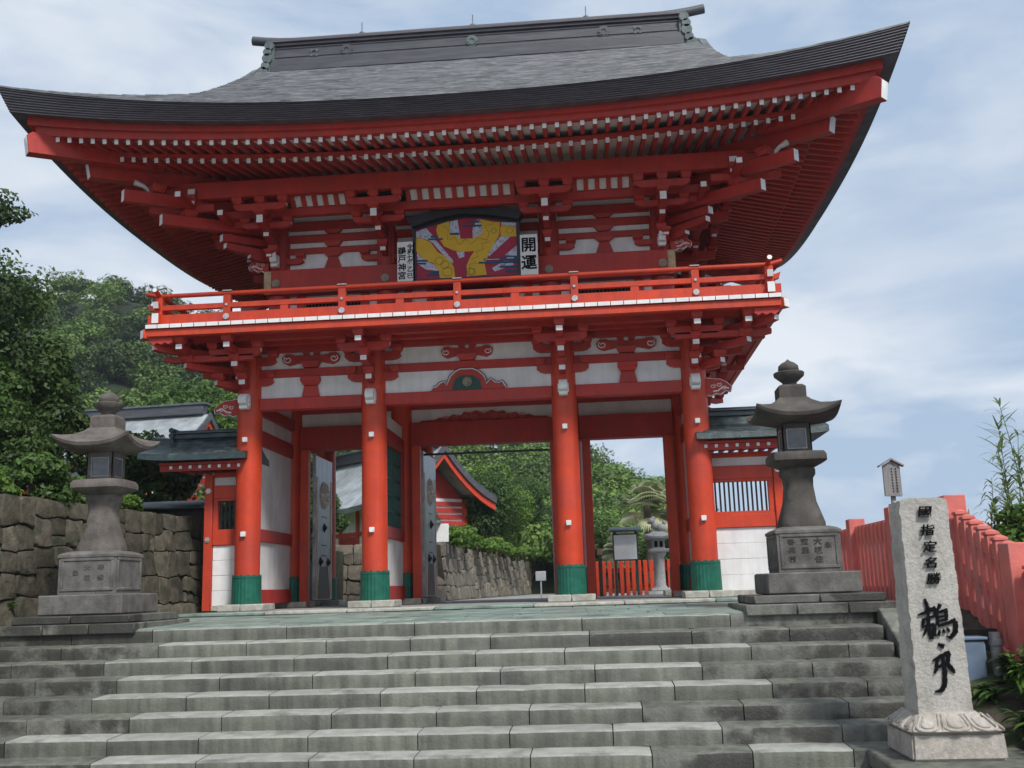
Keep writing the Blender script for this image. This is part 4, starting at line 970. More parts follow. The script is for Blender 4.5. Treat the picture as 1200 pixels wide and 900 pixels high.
# brush strokes of the two large characters (picture units: 3 px per image pixel, origin at the character's centre)
bk = [0]
def brush(mbs, P, W_, cx, cz, s, y):
    bk[0] += 1; y -= bk[0]*.0002+.001
    pts = [Vector((cx+(a)*s, 0, cz-(b_)*s)) for a, b_ in P]
    fine = []
    for k in range(len(pts)-1):
        for q in range(5): fine.append((pts[k].lerp(pts[k+1], q/5), W_[k]+(W_[k+1]-W_[k])*q/5))
    fine.append((pts[-1], W_[-1])); Lf = []; Rt = []
    for k, (p, w) in enumerate(fine):
        d = (fine[min(k+1, len(fine)-1)][0]-fine[max(k-1, 0)][0]); d = d.normalized() if d.length > 0 else Vector((1, 0, 0)); n_ = Vector((-d.z, 0, d.x)); wob = 1+.18*sin(k*2.3+cz*20+a)
        Lf.append(p+n_*w*s*.5*wob); Rt.append(p-n_*w*s*.5*wob)
    n0 = len(fine); vs = [(v.x, y-.004, v.z) for v in Lf+Rt]+[(v.x, y+.02, v.z) for v in Lf+Rt]
    fs = [(k, k+1, n0+k+1, n0+k) for k in range(n0-1)]+[(k, k+1, 2*n0+k+1, 2*n0+k) for k in range(n0-1)]+[(n0+k, n0+k+1, 3*n0+k+1, 3*n0+k) for k in range(n0-1)]+[(0, n0, 3*n0, 2*n0), (n0-1, 2*n0-1, 4*n0-1, 3*n0-1)]
    mbs.add(vs, fs)
SB = .00255; yq = yP+.002
b = MB(); o = (912, 362)
U_ = [([(878, 298), (884, 330), (880, 345)], (6, 13, 8)), ([(852, 348), (878, 340), (908, 326)], (4, 11, 12)), ([(908, 328), (903, 352), (868, 362)], (11, 9, 7)), ([(868, 360), (862, 385), (898, 378)], (8, 9, 10)), ([(898, 378), (896, 412), (880, 408)], (11, 12, 4)), ([(884, 342), (880, 385), (886, 424)], (8, 12, 14)), ([(878, 384), (862, 412)], (9, 5)),
      ([(924, 316), (912, 338)], (11, 5)), ([(912, 338), (908, 382)], (7, 10)), ([(910, 344), (940, 334), (938, 366)], (6, 11, 9)), ([(912, 357), (936, 352)], (6, 6)), ([(912, 369), (938, 364)], (6, 7)), ([(910, 384), (940, 376), (966, 366)], (8, 9, 13)), ([(966, 370), (962, 402), (944, 422), (934, 414)], (13, 14, 10, 3)), ([(914, 396), (908, 414)], (5, 9)), ([(926, 394), (926, 406)], (5, 8)), ([(938, 390), (942, 402)], (5, 8))]
for P_, W_ in U_: brush(b, [(x_-o[0], y_-o[1]) for x_, y_ in P_], W_, px+.014, -.135, SB, yq)
o = (912, 535)
T_ = [([(905, 466), (922, 474)], (9, 15)), ([(883, 516), (905, 506), (938, 492)], (4, 12, 14)), ([(898, 510), (890, 545), (884, 556)], (10, 9, 4)), ([(896, 536), (925, 526), (940, 545), (946, 556)], (8, 15, 14, 4)), ([(934, 496), (926, 530)], (12, 11)), ([(914, 500), (916, 550), (912, 590), (900, 608), (880, 611)], (9, 13, 14, 12, 4))]
for P_, W_ in T_: brush(b, [(x_-o[0], y_-o[1]) for x_, y_ in P_], W_, px+.012, -.51, SB, yq)
b.build('carved_characters', INK, shaft)

# small weathered wooden notice on a post behind the marker
NB = thing('wooden_notice', 'small weathered grey wooden notice with a pointed top, on a post behind the granite marker', 'notice', (5.62, -4.0, -.1))
b = MB(); b.prism([(-.105, 1.17), (.105, 1.17), (.105, 1.54), (0, 1.60), (-.105, 1.54)], (5.62, -4.0, 0), Vector((1, .1, -.03)), (0, 0, 1), (0, 1, 0), -.015, .015); b.build('board', WOODG, NB, bevel=.003)
MB().box(5.60, 5.65, -3.98, -3.94, -.1, 1.56).build('post', WOODG, NB)
for sg in (-1, 1): MB().prism([(0, 1.61), (sg*.15, 1.525), (sg*.15, 1.545), (0, 1.632)], (5.62, -4.0, 0), (1, .1, 0), (0, 0, 1), (0, 1, 0), -.05, .05).build('roof_board', WOODG, NB)
b = MB(); rg = random.Random(5)
for c_ in range(3):
    for i in range(9): z = 1.49-i*.034; b.box(5.56+c_*.05, 5.56+c_*.05+.018, -4.018, -4.016, z, z+.02)
b.build('faded_writing', LETT, NB)

# ================================================================== RED FENCES
def fence_panel(par, xF, y0, y1, zt0, zt1, zb0, zb1, n, caps):
    """panel between posts, running along Y"""
    lz = lambda y, a, b_: a+(b_-a)*(y-y0)/(y1-y0)
    def bar(name, top, h, w=.07):
        MB().prism([(y0, lz(y0, *top)-h), (y1, lz(y1, *top)-h), (y1, lz(y1, *top)), (y0, lz(y0, *top))], (xF, 0, 0), (0, 1, 0), (0, 0, 1), (1, 0, 0), -w/2, w/2).build(name, REDP, par, bevel=.006)
    bar('top_rail', (zt0-(.06 if caps else 0), zt1-(.06 if caps else 0)), .20 if not caps else .16); bar('bottom_rail', (zb0+.22, zb1+.22), .22)
    bar('foot_rail', (zb0, zb1), .07, .16)
    if caps: bar('middle_rail', ((zt0*.52+zb0*.48), (zt1*.52+zb1*.48)), .10)
    for k in range(n):
        y = y0+(y1-y0)*(k+.5)/n; a, b_ = lz(y, zb0, zb1), lz(y, zt0, zt1); w = abs(y1-y0)/n*(.25 if caps else .24)
        m_ = MB(); m_.box(xF-.055, xF+.055, y-w, y+w, a+.0, b_+(0 if caps else -.02))
        if caps: m_.frus((xF, y), (.07, w+.012), (.07, w+.012), b_+.0, b_+.03); m_.frus((xF, y), (.07, w+.012), (.02, .02), b_+.031, b_+.06)
        m_.build('baluster', REDP, par, bevel=.006)
def fpost(par, xF, y, zb, zt, w=.12):
    MB().box(xF-w, xF+w, y-w, y+w, zb, zt).build('fence_post', REDP, par, bevel=.01)
F1 = thing('red_fence', 'red painted balustrade running level beside the landing behind the right lantern', 'fence', (6.05, -2, -.12))
fpost(F1, 6.05, -.2, -.12, 1.12); fpost(F1, 6.05, -2.45, -.14, 1.14); fpost(F1, 6.05, 2.1, -.12, 1.12)
fence_panel(F1, 6.05, -.32, -2.33, 1.0, 1.0, -.12, -.12, 9, False); fence_panel(F1, 6.05, 1.98, -.08, 1.0, 1.0, -.12, -.12, 9, False)
F2 = thing('red_fence', 'faded red balustrade with capped balusters descending to the right of the granite marker', 'fence', (6.05, -5, -.15))
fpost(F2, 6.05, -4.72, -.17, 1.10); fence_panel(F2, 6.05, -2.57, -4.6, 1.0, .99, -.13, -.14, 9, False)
fpost(F2, 6.05, -6.45, -.68, .50, .14); fence_panel(F2, 6.05, -4.84, -6.31, .90, .44, -.18, -.60, 7, True)
fpost(F2, 6.05, -8.7, -1.6, -.25, .15); fence_panel(F2, 6.05, -6.60, -8.55, .30, -.45, -.70, -1.5, 7, True)

# ================================================================== GARDEN STRIP, box, pipe
g = MB(); NYg = 24
vs = []; 
for i in range(NYg+1):
    y = -4.2-5.2*i/NYg; z = -.13 if y > -5 else max(-1.5, -.13+(y+5)*.40)
    for x_, dz in ((5.27, -.10), (5.6, -.04), (6.0, -.0), (6.6, .03), (8, -.2), (10, -3.)): vs.append((x_, y, z+dz+rnd.uniform(-.03, .03)))
fs = [(i*6+k, (i+1)*6+k, (i+1)*6+k+1, i*6+k+1) for i in range(NYg) for k in range(5)]
g.add(vs, fs); struct(g.build('garden_bank', SOIL, smooth=True))
struct(MB().prism([(6.3, -.16), (8, -.4), (10, -3.2), (6.3, -3.2)], (0, 0, 0), (1, 0, 0), (0, 0, 1), (0, 1, 0), -4.2, 40).build('cliff_edge', SOIL))
BB = thing('electric_box', 'pale blue metal box behind the granite marker, below the red fence', 'box', (5.62, -6.35, -.85))
MB().box(5.42, 5.66, -6.42, -6.22, -.80, -.40).build('box_body', BLUE, BB, bevel=.02); MB().box(5.40, 5.68, -6.44, -6.2, -.40, -.37).build('box_lid', BLUE, BB, bevel=.008)
tag(MB().tube([(5.76, -6.4, -1.1), (5.76, -6.4, -.33)], .055, 14).tube([(5.76, -6.4, -.45), (5.76, -6.4, -.40)], .065, 14).build('drain_pipe', PIPE, smooth=True), 'short grey upright pipe beside the pale blue box', 'pipe')
MBw = MB().box(5.3, 5.95, -5.95, -5.75, -.9, -.32); struct(MBw.build('garden_wall', GAP, bevel=.01))

# ================================================================== RETAINING WALL with fitted stones
def rock_wall(name, label, p0, p1, zb, ht, rowh, sw, depth=.5, seed=1, cap=True, thing_it=True):
    p0, p1 = Vector((*p0, 0)), Vector((*p1, 0)); d = (p1-p0); Lw = d.length; d.normalize(); nrm = Vector((-d.y, d.x, 0))   # nrm: outward
    rg = random.Random(seed); batter = .10
    nr = max(2, round(ht/rowh)); t = thing(name, label, 'wall', (p0.x, p0.y, zb))
    MB().prism([(-.0, zb), (-.02-batter*ht, zb+ht-.04), (-depth-.1, zb+ht-.04), (-depth, zb)], p0, nrm, (0, 0, 1), d, 0, Lw).build('wall_core', GAP, t)
    P = lambda s, z, o: p0+d*s+nrm*(o-batter*z)+Vector((0, 0, zb+z))
    cells = []
    def split(s0, s1, z0, z1, dp=0):
        w, h = s1-s0, z1-z0
        if (w < sw*1.75 and h < rowh*1.6 and (rg.random() < .75 or (w < sw*1.2 and h < rowh*1.1))) or dp > 14: cells.append((s0, s1, z0, z1)); return
        if w/sw > h/rowh*rg.uniform(.75, 1.3) and w > sw*.9: m_ = s0+w*rg.uniform(.36, .64) if w < 4*sw else s0+w*rg.uniform(.42, .58); split(s0, m_, z0, z1, dp+1); split(m_, s1, z0, z1, dp+1)
        else: m_ = z0+h*rg.uniform(.36, .64); split(s0, s1, z0, m_, dp+1); split(s0, s1, m_, z1, dp+1)
    nseg = max(1, round(Lw/1.5))
    for q in range(nseg): split(Lw*q/nseg, Lw*(q+1)/nseg, 0, ht, 0)
    jx = lambda s, z: (s+(mn.noise(Vector((s*3.1+seed, z*3.7, 1)))*.075 if 0.02 < s < Lw-.02 else 0), z+(mn.noise(Vector((s*2.6, z*3.3+seed, 8)))*.085 if .02 < z < ht-.02 else (.03*mn.noise(Vector((s*4, 0, seed))) if z > 1 else 0)))
    for (s0, s1, z0, z1) in cells:
        g_ = .007; pol = []
        base = [(s0+g_, z0+g_), ((s0+s1)/2, z0+g_), (s1-g_, z0+g_), (s1-g_, (z0+z1)/2), (s1-g_, z1-g_), ((s0+s1)/2, z1-g_), (s0+g_, z1-g_), (s0+g_, (z0+z1)/2)]
        for k in range(8):
            a_, b_ = jx(*base[k])
            if k % 2 == 0:
                cc = rg.uniform(.04, .13); p_, n_ = jx(*base[k-1]), jx(*base[(k+1) % 8]); pol.append((a_+(p_[0]-a_)*cc*2, b_+(p_[1]-b_)*cc*2)); pol.append((a_+(n_[0]-a_)*cc*2, b_+(n_[1]-b_)*cc*2))
            else: pol.append((a_, b_))
        cx = sum(q[0] for q in pol)/len(pol); cz = sum(q[1] for q in pol)/len(pol)
        h_ = rg.uniform(.015, .07); tl, tz = rg.uniform(-.10, .10), rg.uniform(-.10, .10); lp = []
        for (sc, o) in ((1, -.07), (1, h_*.55), (.975, h_*.88), (.92, h_), (.45, h_+.006)):
            lp.append([P(cx+(q[0]-cx)*sc, cz+(q[1]-cz)*sc, o+(tl*(q[0]-cx)+tz*(q[1]-cz))*sc*(o > 0)+(rg.uniform(-.007, .007) if sc < 1 else 0)) for q in pol])
        m_ = MB(); m_.loft(lp); m_.build('wall_stone', WALLS if p0.y < 8 and p1.y < 8 else WALL2, t, smooth=True, angle=30)
    return t
rock_wall('retaining_wall', 'rough brown retaining wall of fitted stones at the left edge, behind the left lantern', (-4.78, .9), (-5.42, -5.2), -.10, 1.70, .29, .30, 1.2, 4)
rock_wall('retaining_wall', 'foremost stretch of rough retaining wall beside the left end of the steps', (-5.425, -5.22), (-5.9, -9.6), -1.6, 3.15, .38, .48, 1.2, 9)
rock_wall('low_stone_wall', 'brown stone wall running back behind the gate, seen through its middle opening', (-.9, 46), (-2.3, 13.0), -.05, 1.62, .33, .42, 1., 12)
rock_wall('low_stone_wall', 'brown stone wall facing the gate under the clipped grass, seen through the left opening', (-2.32, 13.0), (-9.0, 13.0), -.05, 1.68, .36, .45, 1., 14)
struct(MB().prism([(-5.75, 1.45), (-8.0, 1.55), (-14, 2.6), (-40, 7), (-40, -1.6), (-5.9, -1.6)], (0, 0, 0), (1, 0, 0), (0, 0, 1), (0, 1, 0), -14, -1.5).build('left_bank', SOIL))
struct(MB().prism([(-5.3, 1.42), (-8.0, 1.55), (-14, 2.6), (-40, 7), (-40, -1.6), (-5.3, -1.6)], (0, 0, 0), (1, 0, 0), (0, 0, 1), (0, 1, 0), -1.5, 13).build('left_bank', SOIL))
struct(MB().box(-40, -2.6, 13.5, 36, -1.5, 1.56).build('upper_terrace', GRASS))
# low tiled garden wall behind the lantern
LW = thing('tile_topped_wall', 'low dark wall with a tiled coping behind the left lantern', 'wall', (-5.6, 1.35, 1.3))
MB().box(-6.4, -5.0, 1.25, 1.45, 1.2, 1.78).build('wall_body', LAN, LW, bevel=.01)
MB().prism([(1.08, 1.78), (1.62, 1.78), (1.62, 1.82), (1.38, 1.95), (1.32, 1.95), (1.08, 1.82)], (0, 0, 0), (0, 1, 0), (0, 0, 1), (1, 0, 0), -6.45, -4.93).build('coping', TEAL, LW, bevel=.01)

# ================================================================== WING WALLS beside the gate
def wing(sg, xin, xout, xroof, label):
    t = thing('wing_wall', label, 'wall', (sg*(xin+xout)/2, .3, 0))
    X = lambda a, b_: tuple(sorted((sg*a, sg*b_)))
    a, b_ = X(xout-.14, xout); post = MB().box(a, b_, .2, .4, .0, 2.27).build('corner_post', RED, t, bevel=.01)
    for z in (1.17, 1.99):
        c = MB(); c.disc(((a+b_)/2, .197, z), (0, -1, 0), .05, .012, 12, scallop=1, amp=.2); c.disc(((a+b_)/2, .185, z), (0, -1, 0), .02, .012, 8); c.build('flower_fitting', SILV, post)
    a, b_ = X(xin-.2, xout-.145)
    for z0, z1, nm in ((1.08, 1.29, 'rail'), (1.86, 2.08, 'rail'), (2.22, 2.30, 'rail'), (0, .08, 'sill')): MB().box(a, b_, .23, .37, z0, z1).build(nm, RED if nm == 'rail' else BASE, t, bevel=.006)
    MB().box(a, b_, .27, .33, 2.082, 2.218).build('wall_panel', PLA, t)
    for k in range(4): MB().box(a, b_, .262+.003*(k % 2), .338, .083+k*.249, .083+(k+1)*.249-.003).build('lower_board', PLA, t, bevel=.004)
    # barred window
    wa, wb = X(xin+.02, xout-.23)
    for z0, z1 in ((1.292, 1.34), (1.82, 1.858)): MB().box(a, b_, .24, .36, z0, z1).build('window_frame', RED, t)
    for q in (sorted((sg*(xout-.225), sg*(xout-.146))), ): MB().box(q[0], q[1], .24, .36, 1.342, 1.818).build('window_frame', RED, t)
    nb = max(5, int((wb-wa)/.068))
    for k in range(nb):
        x = wa+(k+.5)*(wb-wa)/nb; MB().box(x-.014, x+.014, .285, .315, 1.342, 1.818).build('window_bar', BLK, t)
    # eave boards with white rafter ends
    a, b_ = X(xin-.2, xroof-.32)
    MB().box(a, b_, -.22, .82, 2.40, 2.44).build('eave_board', REDB, t)
    MB().box(a, b_, -.18, -.13, 2.30, 2.398).build('eave_beam', REDB, t)
    x = xin-.1
    while x < xroof-.36:
        MB().box(sg*x-.025, sg*x+.025, -.20, .8, 2.335, 2.388, 0, {'-y': 1}).build('rafter', [REDB, WHT], t); x += .165
    # curved roof
    fr = [(-.36, 2.46), (-.34, 2.56), (-.20, 2.60), (-.02, 2.68), (.14, 2.79), (.24, 2.90), (.3, 2.92)]
    sec = fr+[(.6-y, z) for y, z in fr[::-1][1:]]
    a, b_ = X(xin-.4, xroof); secs = []; n = 14
    for i in range(n+1):
        q = i/n; x = (xin-.25)+(xroof-xin+.25)*q; lift = .05*max(0, q-.6)**2/.16; secs.append([(sg*x, y, z+lift) for y, z in sec])
    r_ = MB(); r_.loft(secs); rf = r_.build('tiled_roof', TEAL, t, smooth=True, angle=25)
    # overlapping rows of short copper tiles on the front slope
    for k in range(6):
        y0 = -.34+k*.10; zz = lambda y: np.interp(y, [p[0] for p in fr[1:]], [p[1] for p in fr[1:]])
        x = xin-.22+(k % 2)*.11
        while x < xroof-.12-.02*k:
            w = .22; e_ = min(x+w, xroof-.06-.02*k); m_ = MB(); xa, xb = sorted((sg*(x+.002), sg*(e_-.002)))
            m_.add([(xa, y0, zz(y0)+.016), (xb, y0, zz(y0)+.016), (xb, y0+.11, zz(y0+.11)+.004), (xa, y0+.11, zz(y0+.11)+.004), (xa, y0, zz(y0)+.0), (xb, y0, zz(y0)+.0)], [(0, 1, 2, 3), (4, 5, 1, 0)])
            m_.build('roof_tile', TILE, rf); x += w
    a, b_ = X(xin-.25, xroof-.36)
    MB().box(a, b_, .21, .39, 2.90, 2.985).build('ridge', TEAL, t, bevel=.01); MB().box(a, b_, .18, .42, 2.987, 3.015).build('ridge', RIDG, t, bevel=.005); MB().box(a, b_, .24, .36, 3.017, 3.05).build('ridge', TEAL, t, bevel=.01)
    e = MB(); xe = sg*(xroof-.35)
    for z in (2.78, 2.87, 2.96, 3.05): e.tube([(xe, .16, z), (xe, .44, z)], .048, 8)
    e.build('ridge_end', TEAL, t, smooth=True)
wing(-1, 3.93, 4.55, 5.50, 'short red and white wing wall with a narrow barred window, left of the gate')
wing(1, 3.93, 5.06, 5.75, 'red and white wing wall with a wide barred window, right of the gate behind the lantern')
# ================================================================== BUILDINGS BEHIND
def hall(name, label, cx, cy, rot, hw, hd, zb, zw, zr, over=1.0, panels=6):
    """red hall: body half sizes hw (along the ridge) x hd, wall top zw, ridge zr"""
    t = thing(name, label, 'building', (cx, cy, zb)); Mx = Matrix.Translation((cx, cy, 0)) @ Matrix.Rotation(rot, 4, 'Z')
    def T(mbx): mbx.v = [tuple(Mx @ Vector(v)) for v in mbx.v]; return mbx
    T(MB().box(-hw, hw, -hd, hd, zb, zw)).build('wall', PLA, t)
    for k in range(panels+1):
        x = -hw+2*hw*k/panels; T(MB().box(x-.10, x+.10, -hd-.06, -hd+.05, zb, zw)).build('pillar', RED, t)
    for z in (zb+.1, zb+(zw-zb)*.45, zw-.25): T(MB().box(-hw-.05, hw+.05, -hd-.045, -hd+.04, z, z+.16)).build('wall_beam', RED, t)
    for k in range(1, panels, 2):
        x = -hw+2*hw*k/panels; w_ = T(MB().box(x+.12, x+2*hw/panels-.12, -hd-.03, -hd+.02, zb+.3, zb+(zw-zb)*.44)).build('red_panel', REDB, t)
    for sg in (-1, 1):
        for y in (-hd, 0, hd): T(MB().box(sg*hw-.07, sg*hw+.07, y-.1, y+.1, zb, zw)).build('pillar', RED, t)
        for k in range(9): z = zb+.15+(zw-zb-.2)*k/9; T(MB().box(min(sg*hw, sg*(hw+.06)), max(sg*hw, sg*(hw+.06)), -hd+.1, hd-.1, z, z+(zw-zb)*.07)).build('red_board', REDB, t)
    # curved roof
    n = 12; m = 10; H = zr-zw+.35; L_ = hw+over; D_ = hd+over
    zf = lambda q: zw-.35+H*(.55*q+.45*q*q)
    secs = []
    for i in range(m+1):
        s = -1+2*i/m; x = s*L_; lift = .35*abs(s)**3; up_ = [(x, -D_*(1-q), zf(q)+lift*(1-q)) for q in np.linspace(0, 1, n)]; dn = [(x, D_*(1-q), zf(q)+lift*(1-q)) for q in np.linspace(1, 0, n)[1:]]
        lo_ = [(p[0]*.97, p[1]*.97, p[2]-.20) for p in (up_+dn)[::-1]]
        secs.append(up_+dn+lo_)
    rf = T(MB().loft(secs)).build('roof', ROOFL, t, smooth=True, angle=25)
    for sg in (-1, 1):
        vb = []
        for q in np.linspace(0, 1, 8): vb.append((-D_*(1-q)*.96, zf(q)+.35*(1-q)-.22))
        for q in np.linspace(1, 0, 8)[1:]: vb.append((D_*(1-q)*.96, zf(q)+.35*(1-q)-.22))
        s2 = [[(sg*(L_-.12), y, z-.28), (sg*(L_-.04), y, z-.28), (sg*(L_-.04), y, z), (sg*(L_-.12), y, z)] for y, z in vb]
        T(MB().loft(s2)).build('barge_board', RED, rf)
        s2 = [[(sg*(L_-.03), y, z), (sg*(L_+.05), y, z), (sg*(L_+.05), y, z+.30), (sg*(L_-.03), y, z+.30)] for y, z in vb]
        T(MB().loft(s2)).build('verge', RIDG, rf)
        T(MB().prism([(-hd, zw), (hd, zw), (0, zr-.5)], (sg*(hw-.1), 0, 0), (0, 1, 0), (0, 0, 1), (1, 0, 0), -.05, .05)).build('gable', REDB, rf)
    for k in range(int(2*L_/.45)):
        x = -L_+.2+k*.45; T(MB().box(x-.05, x+.05, -D_+.12, -hd, zw-.36, zw-.26, 0, {'-y': 1})).build('rafter', [RED, WHT], rf)
    T(MB().box(-L_+.25, L_-.25, -.22, .22, zr, zr+.42)).build('ridge', RIDG, rf, bevel=.03); T(MB().box(-L_+.1, L_-.1, -.28, .28, zr+.422, zr+.5)).build('ridge_cap', VERD, rf)
    return t
ROOFL = mat('pale_copper_roof', (.30, .33, .34), .6, .2, 2, .3, 12, stain=(.42, .47, .47), stain_scale=.8, stretch=(1, 1, 1))
hall('shrine_hall', 'red shrine hall with pale green-grey roof rising behind the left lantern', -19.3, 26, -.10, 4.3, 1.9, 2.6, 6.3, 7.9, .9, 6)
hall('shrine_hall', 'red hall with a sweeping grey gabled roof, seen through the gate openings', -7.4, 27.2, -.78, 4.0, 1.7, 1.4, 3.9, 5.9, 1.0, 6)
hall('garden_shed', 'small pale roofed outbuilding half hidden among the trees at far left', -17.5, 15, .1, 1.6, 1.0, 1.9, 4.5, 5.2, .5, 3)

# ================================================================== THINGS BEHIND THE GATE
IB = thing('notice_board', 'framed white notice board with a dark little roof behind the right-hand opening', 'notice board', (2.8, 12, 0))
for x in (2.5, 3.08): MB().box(x-.035, x+.035, 11.97, 12.03, -.05, 1.72).build('leg', DGR, IB)
MB().box(2.44, 3.13, 11.93, 11.968, .88, 1.62).build('frame', DGR, IB, bevel=.008); MB().box(2.48, 3.09, 11.915, 11.929, .92, 1.58).build('paper', PAPER, IB)
rg = random.Random(4); b = MB()
for k in range(11):
    z = 1.53; x = 2.52+k*.05
    while z > .98: h = rg.uniform(.015, .035); b.box(x, x+.006, 11.912, 11.914, z-h, z); z -= h+.022
b.build('writing', LSTN, IB)
MB().prism([(11.7, 1.66), (12.3, 1.66), (12.3, 1.70), (12.0, 1.80), (11.7, 1.70)], (0, 0, 0), (0, 1, 0), (0, 0, 1), (1, 0, 0), 2.36, 3.22).build('roof', TEAL, IB, bevel=.006)
def guardian(x, y, label):
    t = thing('stone_lantern', label, 'stone lantern', (x, y, -.05))
    b = MB(); b.frus((x, y), (.36, .36), (.34, .34), -.05, .05); b.frus((x, y), (.27, .27), (.24, .24), .052, .13); b.build('plinth', LSTN, t, bevel=.015)
    b = MB(); b.lathe((x, y, 0), [(.20, .13), (.15, .2), (.135, .6), (.14, .95), (.2, 1.02), (.21, 1.06)], 20); b.build('shaft', LSTN, t, smooth=True)
    b = MB(); b.loft([[(p[0]+x, p[1]+y, p[2]) for p in s_] for s_ in (sq(.18, 1.06), sq(.27, 1.10), sq(.27, 1.17), sq(.17, 1.18), sq(.17, 1.42))]); b.build('light_chamber', LSTN, t, bevel=.008)
    for a in (-.07, .07): MB().box(x+a-.045, x+a+.045, y-.176, y-.171, 1.22, 1.38).build('opening', INK, t)
    b = MB(); b.loft([[(p[0]+x, p[1]+y, p[2]) for p in s_] for s_ in (sq(.2, 1.42, 8), sq(.37, 1.46, 8, .06), sq(.38, 1.50, 8, .06), sq(.24, 1.57, 8, .02), sq(.14, 1.64, 8))]); b.build('roof', LSTN, t, smooth=True)
    b = MB()     # crouching guardian lion on top: haunch, chest, head, mane, tail
    for (dx, z, r_, sx) in ((.10, 1.74, .12, 1.1), (-.06, 1.80, .105, 1), (-.15, 1.93, .095, 1.05), (-.22, 1.90, .05, 1.1), (-.10, 2.0, .06, 1), (.19, 1.88, .065, .8), (.16, 1.80, .06, .9), (-.16, 1.68, .05, .9), (-.02, 1.67, .05, 1)):
        b.lathe((x+dx, y, z), [(r_*sx*cos(a), r_*sin(a)) for a in [-1.5, -.9, -.4, 0, .4, .9, 1.5]], 10)
    b.build('lion_figure', LSTN, t, smooth=True)
guardian(3.68, 12, 'pale stone lantern topped by a crouching lion figure behind the right-hand opening')
F3 = thing('red_fence', 'low red board fence far behind the right-hand opening of the gate', 'fence', (3, 13.5, 0))
for k in range(22):
    x = 2.0+k*.17; m_ = MB(); m_.box(x-.055, x+.055, 13.45, 13.55, -.05, .92); m_.build('fence_board', RED, F3, bevel=.01)
for z in (.15, .62): MB().box(1.9, 5.8, 13.551, 13.6, z, z+.1).build('fence_rail', RED, F3)
t = thing('wooden_stake', 'short brown wooden stake with a pale cap beside the far red fence', 'post', (2.08, 11.5, 0)); MB().box(2.03, 2.13, 11.45, 11.55, -.05, 1.05).build('stake', BARK, t); MB().box(2.01, 2.15, 11.43, 11.57, 1.05, 1.22).build('cap', TAN, t)
t = thing('small_sign', 'small white sign on a thin white post near the stone wall behind the gate', 'sign', (.42, 12.5, 0)); MB().box(.395, .435, 12.48, 12.52, -.05, .5).build('post', PAPER, t); MB().box(.27, .56, 12.455, 12.478, .42, .68).build('sign_plate', PAPER, t, bevel=.01)
t = thing('white_notice_board', 'white notice board with a small dark-edged roof above the stone wall behind the gate', 'notice board', (-2.45, 13.4, 1.5)); MB().box(-2.95, -2.28, 13.38, 13.42, 1.62, 2.15).build('board', PAPER, t, bevel=.008)
for x in (-2.9, -2.33): MB().box(x-.025, x+.025, 13.421, 13.46, 1.3, 2.15).build('leg', WOODG, t)
MB().prism([(13.2, 2.16), (13.6, 2.16), (13.4, 2.26)], (0, 0, 0), (0, 1, 0), (0, 0, 1), (1, 0, 0), -3.05, -2.5).build('roof', RIDG, t)

# ================================================================== VEGETATION
def leaf_mesh(name, clumps, size, material, seed=0, up=.35, flat=1.0, aspect=2.0, vary=.16):
    """clumps: (cx,cy,cz, rx,ry,rz, count, tint)"""
    rs = np.random.RandomState(seed); V = []; T_ = []
    for (cx, cy, cz, rx, ry, rz_, n, tint) in clumps:
        d = rs.normal(size=(n, 3)); d /= np.linalg.norm(d, axis=1)[:, None]; rad = rs.uniform(.55, 1.0, n)**.5
        rad *= 1+.16*np.sin(d[:, 0]*5+cx*3)*np.cos(d[:, 2]*6+cy)
        p = np.array([cx, cy, cz])+d*rad[:, None]*np.array([rx, ry, rz_])
        nr = d*.9+rs.normal(size=(n, 3))*.55+np.array([0, 0, up]); nr /= np.linalg.norm(nr, axis=1)[:, None]
        a = np.cross(nr, rs.normal(size=(n, 3))); a /= np.linalg.norm(a, axis=1)[:, None]; b = np.cross(nr, a)
        s = size*rs.uniform(.6, 1.4, n)[:, None]
        q = np.stack([p-a*s*.5, p-b*s*.5/aspect*1.2+nr*s*.05, p+a*s*.5-nr*s*.12, p+b*s*.5/aspect*1.2+nr*s*.05], axis=1)
        V.append(q.reshape(-1, 3)); tt = np.clip(tint+rs.normal(size=n)*vary, 0, 1); T_.append(np.repeat(tt, 4))
    V = np.concatenate(V); T_ = np.concatenate(T_); nv = len(V); nf = nv//4
    me = bpy.data.meshes.new(name); me.vertices.add(nv); me.vertices.foreach_set('co', V.astype(np.float32).ravel())
    me.loops.add(nv); me.loops.foreach_set('vertex_index', np.arange(nv, dtype=np.int32)); me.polygons.add(nf)
    me.polygons.foreach_set('loop_start', np.arange(0, nv, 4, dtype=np.int32)); me.polygons.foreach_set('loop_total', np.full(nf, 4, dtype=np.int32))
    me.update(calc_edges=True); at = me.attributes.new('tint', 'FLOAT', 'POINT'); at.data.foreach_set('value', T_.astype(np.float32))
    me.materials.append(material); return me
def blob_clumps(c, R, n, cnt, rg, sub=.45, tint=.4, squash=.8):
    out = []
    for i in range(n):
        th, ph = rg.uniform(0, 2*pi), math.acos(rg.uniform(-.55, 1)); rr = rg.uniform(.45, .9)
        x, y, z = R[0]*rr*sin(ph)*cos(th), R[1]*rr*sin(ph)*sin(th), R[2]*rr*cos(ph)
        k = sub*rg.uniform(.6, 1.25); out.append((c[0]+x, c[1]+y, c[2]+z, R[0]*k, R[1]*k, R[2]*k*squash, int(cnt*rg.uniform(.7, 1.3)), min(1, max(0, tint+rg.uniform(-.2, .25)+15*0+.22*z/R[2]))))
    return out
